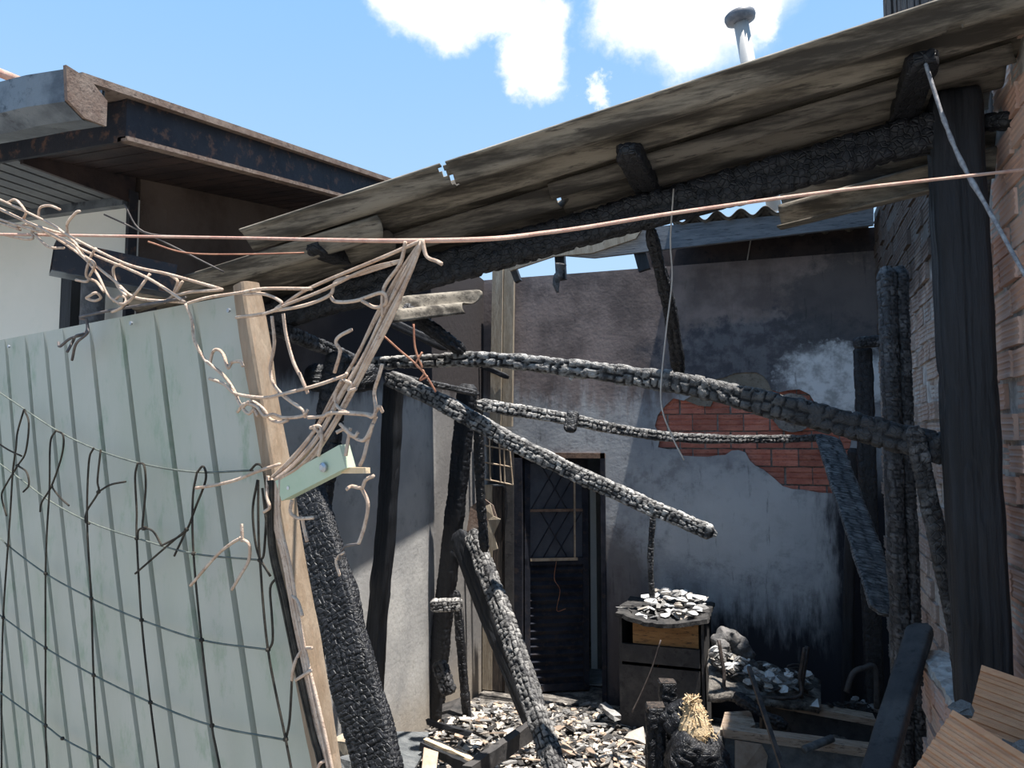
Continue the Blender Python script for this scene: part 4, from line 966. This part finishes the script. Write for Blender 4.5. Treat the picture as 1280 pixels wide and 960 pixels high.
# timber boxes
def board_q(name, parent, q, ds, th, m):
    pts = [P(a, b, d) for (a, b), d in zip(q, ds)]; n = len(pts); nn = (pts[1]-pts[0]).cross(pts[-1]-pts[0]).normalized()
    if nn.dot(FV) < 0: nn = -nn
    return MB().add(pts+[p+nn*th for p in pts], [tuple(range(n)), tuple(range(2*n-1, n-1, -1))]+[(i, (i+1) % n, (i+1) % n+n, i+n) for i in range(n)]).build(name, m, parent)
bx1 = thing('timber_box', P(1000, 950, 4.5), 'charred front timber box with a brown top rail at the lower right', 'box')
def rail(nm, par, a, b, wd, ht, m, dz=0):
    a = Vector(a); b = Vector(b); return MB().bar(a, b, wd, ht, (0, 0, 1), .004).build(nm, m, par)
a, b = P(904, 913, 4.65), P(1092, 938, 4.45)
rail('top_rail', bx1, a, b, .10, .045, 'timber_brown')
dn = Vector((0, 0, -1)); fw = Vector((-_sy, _cy, 0))
MB().add([a-fw*.03+dn*.025, b-fw*.03+dn*.025, b-fw*.03+dn*.45, a-fw*.03+dn*.45, a+fw*.01+dn*.025, b+fw*.01+dn*.025, b+fw*.01+dn*.45, a+fw*.01+dn*.45],
         [(0, 1, 2, 3), (4, 5, 6, 7), (0, 1, 5, 4), (1, 2, 6, 5), (2, 3, 7, 6), (3, 0, 4, 7)]).build('front_board', 'slate', bx1)
board_q('unburnt_patch', bx1, [(919, 925), (952, 930), (960, 945), (955, 975), (919, 975)], [4.56, 4.55, 4.54, 4.48, 4.48], .01, 'shard_tan')
MB().bar(P(896, 920, 4.62), P(900, 990, 4.5), .06, .12, (0, 1, 0)).build('end_post', 'shard_grey', bx1)
bx2 = thing('timber_box', P(1020, 900, 5.1), 'rear timber box with brown top rail under the rubble heap', 'box')
a, b = P(950, 874, 5.15), P(1092, 899, 4.95)
rail('top_rail', bx2, a, b, .12, .045, 'timber_brown')
MB().add([a-fw*.03+dn*.02, b-fw*.03+dn*.02, b-fw*.03+dn*.3, a-fw*.03+dn*.3, a+fw*.02+dn*.02, b+fw*.02+dn*.02, b+fw*.02+dn*.3, a+fw*.02+dn*.3],
         [(0, 1, 2, 3), (4, 5, 6, 7), (0, 1, 5, 4), (1, 2, 6, 5), (2, 3, 7, 6), (3, 0, 4, 7)]).build('front_board', 'cabinet', bx2)
slabp('scorched_cushion', 'brown scorched block wedged between the two timber boxes', [(906, 890), (938, 888), (944, 905), (930, 915), (900, 912)], [4.9, 4.9, 4.75, 4.7, 4.7], .10, 'timber_brown', 'block')
beam('charred_stick', 'black burnt branch lying across the rear timber box', pline([(918, 868), (950, 890), (984, 908)], 4.9, 4.7), .05, .05, 'char', 'stick', cell=.03, amp=.01, wob=.02)
MB().tube([P(1005, 937, 4.35), P(1040, 923, 4.45)], .022, 12).build('conduit_pipe', 'slate', smooth=True, label='short grey pipe lying on the front timber box', cat='pipe')
slabp('paper_scrap', 'small white folded scrap on the rear timber box', [(1012, 882), (1022, 873), (1024, 884)], [4.95, 4.98, 4.9], .004, 'shard_white', 'scrap')
for i in range(16):
    p = P(R.uniform(1030, 1095), R.uniform(872, 890), 5.05+R.uniform(0, .1)); piece('charred_lump', p, R.uniform(.03, .07), 'lump', R.choice(['shard_dark', 'shard_dark', 'shard_grey']), 'black charred lump in the corner behind the rear timber box', 'lump', 'charred lumps in the corner', .5)

# bricks and mortar at the lower right
def loose_brick(label, c, ang, tilt, turn, L, H, D, m):
    """c: upper left front corner; ang: roll of the long side; tilt/turn of the face away from the viewer"""
    vd = (c-CAM).normalized(); rt = vd.cross(Vector((0, 0, 1))).normalized(); upv = rt.cross(vd)
    rt2 = (rt*math.cos(turn)+vd*math.sin(turn)); up2 = (upv*math.cos(tilt)+vd*math.sin(tilt)); up2 = (up2-rt2*up2.dot(rt2)).normalized()
    e1 = rt2*math.cos(ang)-up2*math.sin(ang); e2 = -rt2*math.sin(ang)-up2*math.cos(ang); e3 = e1.cross(e2)
    if e3.dot(vd) < 0: e3 = -e3
    t = thing('hollow_brick', c+e1*L/2+e2*H+e3*D/2, label, 'brick', 'loose hollow bricks')
    k = 9; prof = [(0, 0)]
    for i in range(k):
        zc = H*(i+1)/(k+1); dp_ = .004 if i % 3 else .007
        prof += [(0, zc-H*.03), (dp_, zc-H*.018), (dp_, zc+H*.018), (0, zc+H*.03)]
    prof += [(0, H), (D, H), (D, 0)]; n = len(prof); mb = MB()
    mb.add([c+e3*y+e2*z for y, z in prof]+[c+e1*L+e3*y+e2*z for y, z in prof], [(i, (i+1) % n, (i+1) % n+n, i+n) for i in range(n)]+[tuple(range(n)), tuple(range(2*n-1, n-1, -1))])
    mb.build('body', m, t)
    for zc in (H*.27, H*.73):
        for yc in (D*.28, D*.72):
            MB().box(c+e2*zc+e3*yc-e1*.0006, (.0015, H*.32, D*.3), (e1, e2, e3)).build('cell_opening', 'shard_dark', t)
loose_brick('orange ribbed hollow brick standing at the right edge of the pile', P(1227, 831, 1.95), .24, .1, -.06, .29, .205, .13, 'brick_new')
loose_brick('orange ribbed hollow brick lying tilted in the lower right corner', P(1191, 887, 1.72), .50, .35, -.05, .29, .19, .14, 'brick_new')
piece('mortar_lump', P(1203, 893, 1.80), .035, 'lump', 'shard_grey', 'grey mortar lump on top of the tilted orange brick', 'mortar', None, .2)
for px, py, d in ((1262, 942, 1.85), (1278, 950, 1.82), (1225, 905, 2.0)):
    piece('mortar_lump', P(px, py, d), .055, 'lump', 'shard_grey', 'grey mortar crumb wedged between the two orange bricks', 'mortar', 'mortar crumbs between the bricks', .2)

# ------------------------------------------------------------------ metal panel in the foreground
top_r = P(300, 366, 1.35)
ud = (RV*.805-Vector((-_sy, _cy, 0))*.593).normalized()
NP = Vector((ud.y, -ud.x, 0)).normalized()
if NP.dot(CAM-top_r) < 0: NP = -NP
NP = (NP-Vector((0, 0, .06))).normalized()
def onp(px, py, off=0.0):
    r_ = ray(px, py); k = ((top_r-CAM).dot(NP)+off)/r_.dot(NP); return CAM+r_*k
br_ = onp(397, 960); VD = (br_-top_r).normalized()
tl = onp(0, 424); UD = (tl-top_r).normalized()
def panel_a(px, py):       # coordinate along the top edge
    q = onp(px, py)-top_r; uu, uv, vv = UD.dot(UD), UD.dot(VD), 1.0; a_ = q.dot(UD); b_ = q.dot(VD); det = uu*vv-uv*uv
    return (a_*vv-b_*uv)/det
ribs = [panel_a(*q) for q in ((247, 440), (198, 450), (152, 440), (112, 445), (79, 450), (55, 455), (31, 455), (6, 460))]
for k in range(5): ribs.append(ribs[-1]+.085)
panel = thing('corrugated_fence', (br_.x, br_.y, 0), 'leaning pale green ribbed metal sheet panel in the foreground', 'panel')
prof = [(0.0, 0), (.012, 0)]
for a in ribs:
    prof += [(a-.010, .0), (a-.007, -.024), (a+.007, -.024), (a+.010, .0)]
prof.append((ribs[-1]+.06, 0)); prof = sorted(prof)
pm = MB(); nv = 30; LV = 2.62
for j in range(nv+1):
    v = LV*j/nv; fade = sstep(.05, .13, v)
    for a, h in prof:
        bow = .012*math.sin(v*1.9)+.004*noise.noise((a*2, v*1.5, 3))
        pm.v.append(top_r+UD*a+VD*v+NP*(h*fade+bow-.01))
n = len(prof)
for j in range(nv):
    for i in range(n-1): q = j*n+i; pm.f.append((q, q+1, q+n+1, q+n))
solid(pm.build('ribbed_sheet', 'tin', panel), .002)
st = beam_mb([top_r-UD*.022-VD*.012+NP*.0, top_r-UD*.026+VD*2.6], .036, .04, cell=.8, cw=.03, amp=.001, up=NP, wob=.004, blunt=.98, seed=3)
st.build('stud', 'stud', panel)
for q in ((287, 388), (165, 404), (12, 433), (335, 640)):
    c = onp(*q, -.0); MB().tube([c, c+NP*.004], .004, 8).build('nail_head', 'steel', panel)
# green bracket
bk = thing('bracket', onp(390, 590, .02), 'pale green angled bracket bar with a bolt fixed to the panel post', 'bracket')
q = [onp(344, 601, .04), onp(424, 556, .04), onp(432, 585, .04), onp(352, 626, .04)]
MB().add(q+[p-NP*.02 for p in q], [(0, 1, 2, 3), (7, 6, 5, 4), (0, 1, 5, 4), (1, 2, 6, 5), (2, 3, 7, 6), (3, 0, 4, 7)]).build('bar', 'tin_green', bk)
c = onp(405, 584, .042); MB().tube([c, c+NP*.003, c+NP*.006], [.0075, .0075, .004], 14).build('bolt', 'steel', bk)
c = onp(360, 610, .0405); MB().tube([c, c+NP*.0006], .003, 10).build('bolt_hole', 'shard_white', bk)
MB().bar(onp(430, 588, .025), onp(459, 588, .03), .01, .009, (0, 0, 1), .0006).build('wood_stick', 'wood_raw', bk)

# ------------------------------------------------------------------ net and ropes
net = thing('rope_net', onp(300, 960, .05), 'tangled rope net draped over the metal panel and bunched down its post', 'net')
OFF = .030
def npz(q, off=OFF): return [onp(a, b, off+(R.uniform(-.003, .003))) for a, b in q]
V = [[(30, 512), (22, 540), (20, 560), (16, 590), (13, 640), (10, 682), (4, 772), (2, 867), (2, 965)],
     [(70, 538), (63, 554), (62, 610), (59, 660), (57, 717), (57, 810), (57, 907), (59, 965)],
     [(117, 560), (111, 579), (109, 654), (114, 748), (117, 844), (123, 965)],
     [(172, 579), (169, 597), (171, 640), (171, 673), (177, 775), (188, 878), (199, 965)],
     [(246, 591), (241, 625), (242, 692), (252, 800), (265, 907), (276, 965)],
     [(323, 600), (323, 650), (325, 700), (335, 812), (357, 923), (365, 965)],
     [(30, 512), (36, 529), (32, 565), (22, 582), (8, 605), (2, 620), (8, 645)], [(-5, 552), (10, 562), (27, 570)], [(22, 582), (33, 590), (36, 606), (29, 615)],
     [(70, 538), (79, 545), (77, 570), (64, 608), (52, 628), (50, 640)], [(64, 608), (75, 622), (86, 632)],
     [(126, 562), (122, 600), (123, 615), (109, 638), (107, 652), (112, 655)], [(123, 615), (138, 606), (157, 602)],
     [(172, 579), (180, 582), (182, 610), (178, 657), (180, 662)], [(172, 673), (173, 663), (181, 660), (192, 665), (202, 682)], [(202, 682), (225, 670), (233, 662), (218, 695)], [(233, 662), (200, 690), (169, 717)],
     [(246, 591), (254, 583), (257, 600), (244, 635), (236, 657), (231, 664)],
     [(313, 588), (322, 580), (330, 590), (333, 630), (330, 690), (325, 700)], [(322, 600), (316, 640), (322, 690), (338, 720)], [(328, 610), (334, 660), (342, 710), (346, 722)],
     [(346, 722), (338, 735), (340, 770), (341, 800), (336, 812)], [(346, 722), (357, 745), (365, 790)], [(365, 850), (362, 900), (357, 925)]]
for q in V:
    if q[-1][1] >= 960: (x0, y0), (x1, y1) = q[-2:]; q.append((x1+(x1-x0)/(y1-y0)*330, y1+330))
for q in V: rope('dark_cord', npz(q), .0022, 'rope_dark', net, sub=6)
H = [[(9, 497), (66, 535), (116, 560), (175, 579), (244, 590), (316, 588)], [(19, 594), (62, 626), (113, 653), (172, 673), (242, 692), (325, 700)],
     [(-8, 665), (10, 682), (57, 717), (114, 748), (177, 775), (252, 800), (335, 812)], [(-6, 765), (4, 772), (57, 810), (117, 844), (188, 878), (265, 907), (357, 925)], [(-6, 860), (2, 867), (57, 907), (78, 923), (123, 947), (150, 965)]]
for q in H:
    (x0, y0), (x1, y1) = q[:2]; q.insert(0, (x0-110, y0-110*(y1-y0)/(x1-x0)))
    if q[-1][1] > 955: q.append((260, 1000)); q.append((372, 1030))
H.append([(-120, 900), (0, 965), (60, 1000), (130, 1045), (210, 1085), (290, 1115), (385, 1140)])
for q in H: rope('grey_cord', npz(q, OFF-.004), .0019, 'rope_grey', net, sub=6)
for x, y in ((10, 682), (4, 772), (57, 717), (57, 810), (57, 907), (114, 748), (117, 844), (123, 947), (171, 673), (177, 775), (188, 878), (242, 692), (252, 800), (265, 907), (325, 700), (335, 812), (357, 924), (22, 582), (64, 608), (123, 615), (181, 660), (233, 662), (78, 923)):
    c = onp(x, y, OFF); MB().tube([c-UD*.005, c-UD*.002, c+UD*.002, c+UD*.005], [.002, .0042, .0042, .002], 6).build('knot', 'rope_dark', net, smooth=True)
# pale strands: main bunch from the apex down the panel post
def strands(path, n, spread, r, off=.035, m='rope', name='strand', sub=6, curl=.004):
    for k in range(n):
        ps = []; o1 = (k-(n-1)/2)/n*1.7+R.uniform(-.15, .15); o2 = R.uniform(-.5, .5)
        for i, (a, b) in enumerate(path):
            f = spread[i] if isinstance(spread, (list, tuple)) else spread
            ps.append(onp(a+o1*f+R.uniform(-1, 1)*f*.14, b+o2*f*.4, off+o2*.008+R.uniform(-curl, curl)*.4))
        rope(name, ps, r*R.uniform(.85, 1.1), m, net, sub=sub)
strands([(528, 300), (505, 345), (480, 395), (455, 445), (430, 490), (402, 540), (372, 578), (345, 598)], 9, [1.5, 9, 12, 12, 13, 15, 15, 9], .0025)
strands([(345, 598), (346, 650), (358, 700), (368, 760), (380, 820), (395, 890), (412, 965), (470, 1260)], 10, [6, 5, 5, 5, 5, 6, 6, 7], .003)
strands([(338, 600), (340, 680), (355, 750), (372, 830), (392, 920), (405, 970), (462, 1260)], 5, 4, .0026, m='rope_dark')
A = [[(528, 300), (470, 325), (385, 361), (340, 389), (295, 397)], [(500, 326), (455, 338), (405, 362), (360, 380), (338, 390)], [(507, 302), (500, 330), (480, 360), (478, 395)],
     [(340, 389), (380, 382), (412, 369), (420, 352), (450, 343), (500, 327)], [(412, 369), (420, 377), (445, 376), (478, 366), (482, 380), (468, 384), (452, 376)],
     [(232, 380), (260, 372), (300, 366), (330, 361), (390, 361)], [(305, 368), (332, 368), (352, 378), (345, 386)],
     [(232, 380), (240, 400), (243, 425), (255, 448), (262, 455), (280, 470), (292, 487), (300, 505), (310, 517), (318, 512), (322, 520)],
     [(262, 455), (266, 440), (273, 437), (280, 445), (285, 460), (290, 453), (300, 452), (304, 458)],
     [(262, 473), (280, 480), (295, 492), (330, 497), (352, 493), (395, 482), (430, 470), (433, 467)], [(340, 395), (343, 430), (338, 460), (342, 480), (352, 493)],
     [(354, 392), (358, 420), (366, 450), (374, 468)], [(297, 515), (305, 505), (320, 508), (330, 520), (342, 518), (355, 522), (378, 520), (385, 512)],
     [(303, 510), (310, 503), (318, 503), (330, 512), (338, 524), (350, 528), (360, 525)], [(352, 493), (365, 503), (378, 512), (382, 522)],
     [(427, 475), (420, 490), (420, 505), (430, 514), (455, 517), (470, 520)], [(430, 475), (440, 480), (436, 488), (445, 486)], [(418, 466), (425, 440), (420, 428), (425, 420), (440, 412)],
     [(385, 522), (405, 520), (415, 516), (455, 518), (465, 521), (470, 512), (468, 490), (474, 470), (478, 455)], [(470, 515), (474, 508), (478, 515)], [(470, 521), (466, 530), (455, 550), (440, 545), (430, 537), (420, 541)],
     [(466, 530), (460, 550), (455, 570), (450, 582)], [(390, 533), (398, 540), (402, 548)], [(388, 535), (400, 533), (402, 550), (398, 570)], [(374, 466), (380, 480), (385, 492)],
     [(528, 300), (533, 320), (545, 326), (552, 330)], [(245, 610), (270, 606), (295, 600), (320, 590), (350, 580)], [(302, 655), (303, 675), (300, 672)], [(300, 673), (288, 680), (270, 695), (238, 732)], [(300, 673), (311, 680), (311, 700), (300, 720), (290, 737)],
     [(335, 595), (334, 620), (337, 634), (330, 640)], [(365, 745), (372, 752), (378, 770)], [(390, 810), (378, 812), (368, 830), (365, 850)], [(389, 838), (378, 845), (370, 850)],
     [(365, 625), (363, 640), (370, 647), (378, 648), (392, 647)], [(378, 648), (380, 660), (384, 677)], [(433, 612), (440, 608), (452, 610), (457, 600), (467, 595)], [(452, 610), (460, 630), (455, 660), (448, 680)],
     [(408, 950), (400, 955), (395, 968)], [(432, 570), (436, 545), (438, 535)], [(425, 530), (442, 545), (448, 540)]]
for q in A: rope('strand', [onp(a, b, .04+R.uniform(-.004, .006)) for a, b in q], .0029, 'rope', net, sub=7)
for c_, m in (([(430, 690), (420, 700), (425, 720)], 'rope'), ([(448, 680), (430, 684), (424, 700)], 'wire')):
    rope('strand', [onp(a, b, .03) for a, b in c_], .0022, m, net)
# strands along the top of the panel, going out to the left
Lf = [[(-8, 243), (40, 268), (85, 294), (156, 329), (212, 343), (276, 361)], [(-8, 256), (60, 290), (106, 322), (142, 350), (170, 372), (232, 378)], [(-8, 250), (50, 285), (110, 315), (180, 345), (232, 378)],
      [(-8, 283), (30, 284), (60, 292), (100, 318), (120, 340), (135, 368), (150, 380)], [(10, 253), (20, 250), (32, 265), (30, 275), (45, 282), (70, 290), (83, 293)], [(48, 272), (50, 260), (62, 257), (75, 262)], [(85, 295), (84, 280), (95, 266), (100, 264)],
      [(85, 295), (95, 305), (104, 318), (118, 330), (112, 345), (108, 352), (95, 350)], [(120, 310), (112, 325), (108, 345), (120, 352), (130, 365)], [(155, 329), (142, 335), (146, 355), (158, 370)], [(188, 342), (175, 360), (160, 378), (150, 380)], [(228, 352), (218, 368), (205, 378)],
      [(-8, 305), (20, 297), (40, 290), (42, 284), (32, 281), (20, 285), (10, 282), (-8, 286)], [(40, 290), (60, 308), (80, 310)], [(212, 343), (222, 352), (218, 368), (240, 365), (278, 362)], [(142, 377), (150, 370), (158, 374), (152, 384), (140, 390)], [(108, 372), (120, 366), (126, 372), (118, 376), (108, 373)],
      [(100, 396), (150, 386), (200, 378), (232, 372)], [(100, 398), (108, 400), (108, 415), (95, 420), (92, 425), (84, 440)], [(106, 418), (88, 423), (75, 433), (73, 428)], [(108, 398), (110, 410), (108, 418), (95, 430), (90, 450)]]
for q in Lf:
    for k in (0, -1):
        if q[k][0] < -4: q[k] = (-120, q[k][1]-48)
for i, q in enumerate(Lf): rope('strand', [onp(a, b, .03+R.uniform(-.01, .012)) for a, b in q], .0031, 'rope' if i < 17 else 'wire', net, sub=7)
# knotted copper strands hanging behind the bunch
for i, q in enumerate([[(480, 420), (500, 438), (520, 455), (533, 470), (545, 490)], [(528, 440), (520, 455), (530, 465), (525, 475), (535, 470)], [(517, 405), (519, 435), (528, 460)]]):
    rope('strand', [P(a, b, 1.1) for a, b in q], .0016, 'wire_copper', net, sub=6)
rope('clothes_line', pline([(-200, 290), (270, 297), (528, 301), (690, 290), (845, 266), (1050, 238), (1290, 211)], 1.75, 1.75)[:2]+[onp(528, 301, .035)]+[P(690, 290, 1.18), P(845, 266, 1.3), P(1050, 238, 1.45), P(1290, 211, 1.62), P(1400, 197, 1.66)], .0034, 'rope_pink', n=7, sub=10, label='taut pinkish clothes line crossing the whole view', cat='line')
rope('frayed_cable', [P(1157, 80, 2.15), P(1180, 150, 2.1), P(1203, 205, 2.05), P(1240, 270, 1.95), P(1290, 360, 1.8)], [.0055]*4+[.005, .007, .005, .007, .005, .006, .007, .005, .008, .006, .005, .006, .005, .005, .005, .0045, .0045], 'frayed', n=6, sub=5, label='frayed silvery cable running down across the big charred post', cat='cable')
# thin hanging wires
for lab, q, d, m in (('thin pale wire hanging from the rafter past the hanging piece', [(842, 236), (838, 300), (840, 350), (832, 420), (826, 500), (840, 545), (855, 575)], 2.7, 'wire_light'),
                     ('thin paired wire hanging from the far eave over the back wall', [(942, 280), (935, 320), (920, 410)], 6.2, 'wire_light'),
                     ('thin wire dangling from the eave beside the paired wire', [(955, 330), (960, 362), (966, 370), (968, 390)], 6.2, 'wire_light'),
                     ('dark wire running along under the left roof eave', [(130, 268), (200, 300), (280, 340)], 2.6, 'wire'),
                     ('second dark wire crossing below the burnt overhang', [(155, 255), (180, 290), (245, 296)], 2.6, 'wire'),
                     ('red thin wire strung under the low end of the roof', [(185, 302), (232, 316), (300, 318), (380, 316)], 2.1, 'wire_copper'),
                     ('reddish wire tangled down the front of the burnt cabinet', [(828, 780), (820, 800), (826, 820), (818, 845), (822, 860)], 5.6, 'wire_copper'),
                     ('thin wire trailing from the cabinet top down to the stump', [(826, 800), (815, 835), (800, 870), (790, 890)], 5.3, 'wire'),
                     ('conduit wire running down the sooty back wall', [(1024, 715), (1026, 760), (1027, 790)], 6.05, 'rope_pink')):
    rope('hanging_wire', [P(a, b, d) for a, b in q], .0012*d if d < 4 else .006, m, sub=6, label=lab, cat='wire')
beam('plaster_flake', 'pale flake of plaster hanging under the longest beam', pline([(713, 464), (714, 476)], 4.0, 4.0), .03, .012, 'shard_white', 'flake', cell=.05, amp=.002, up=(0, -1, 0), taper=(1, .4))
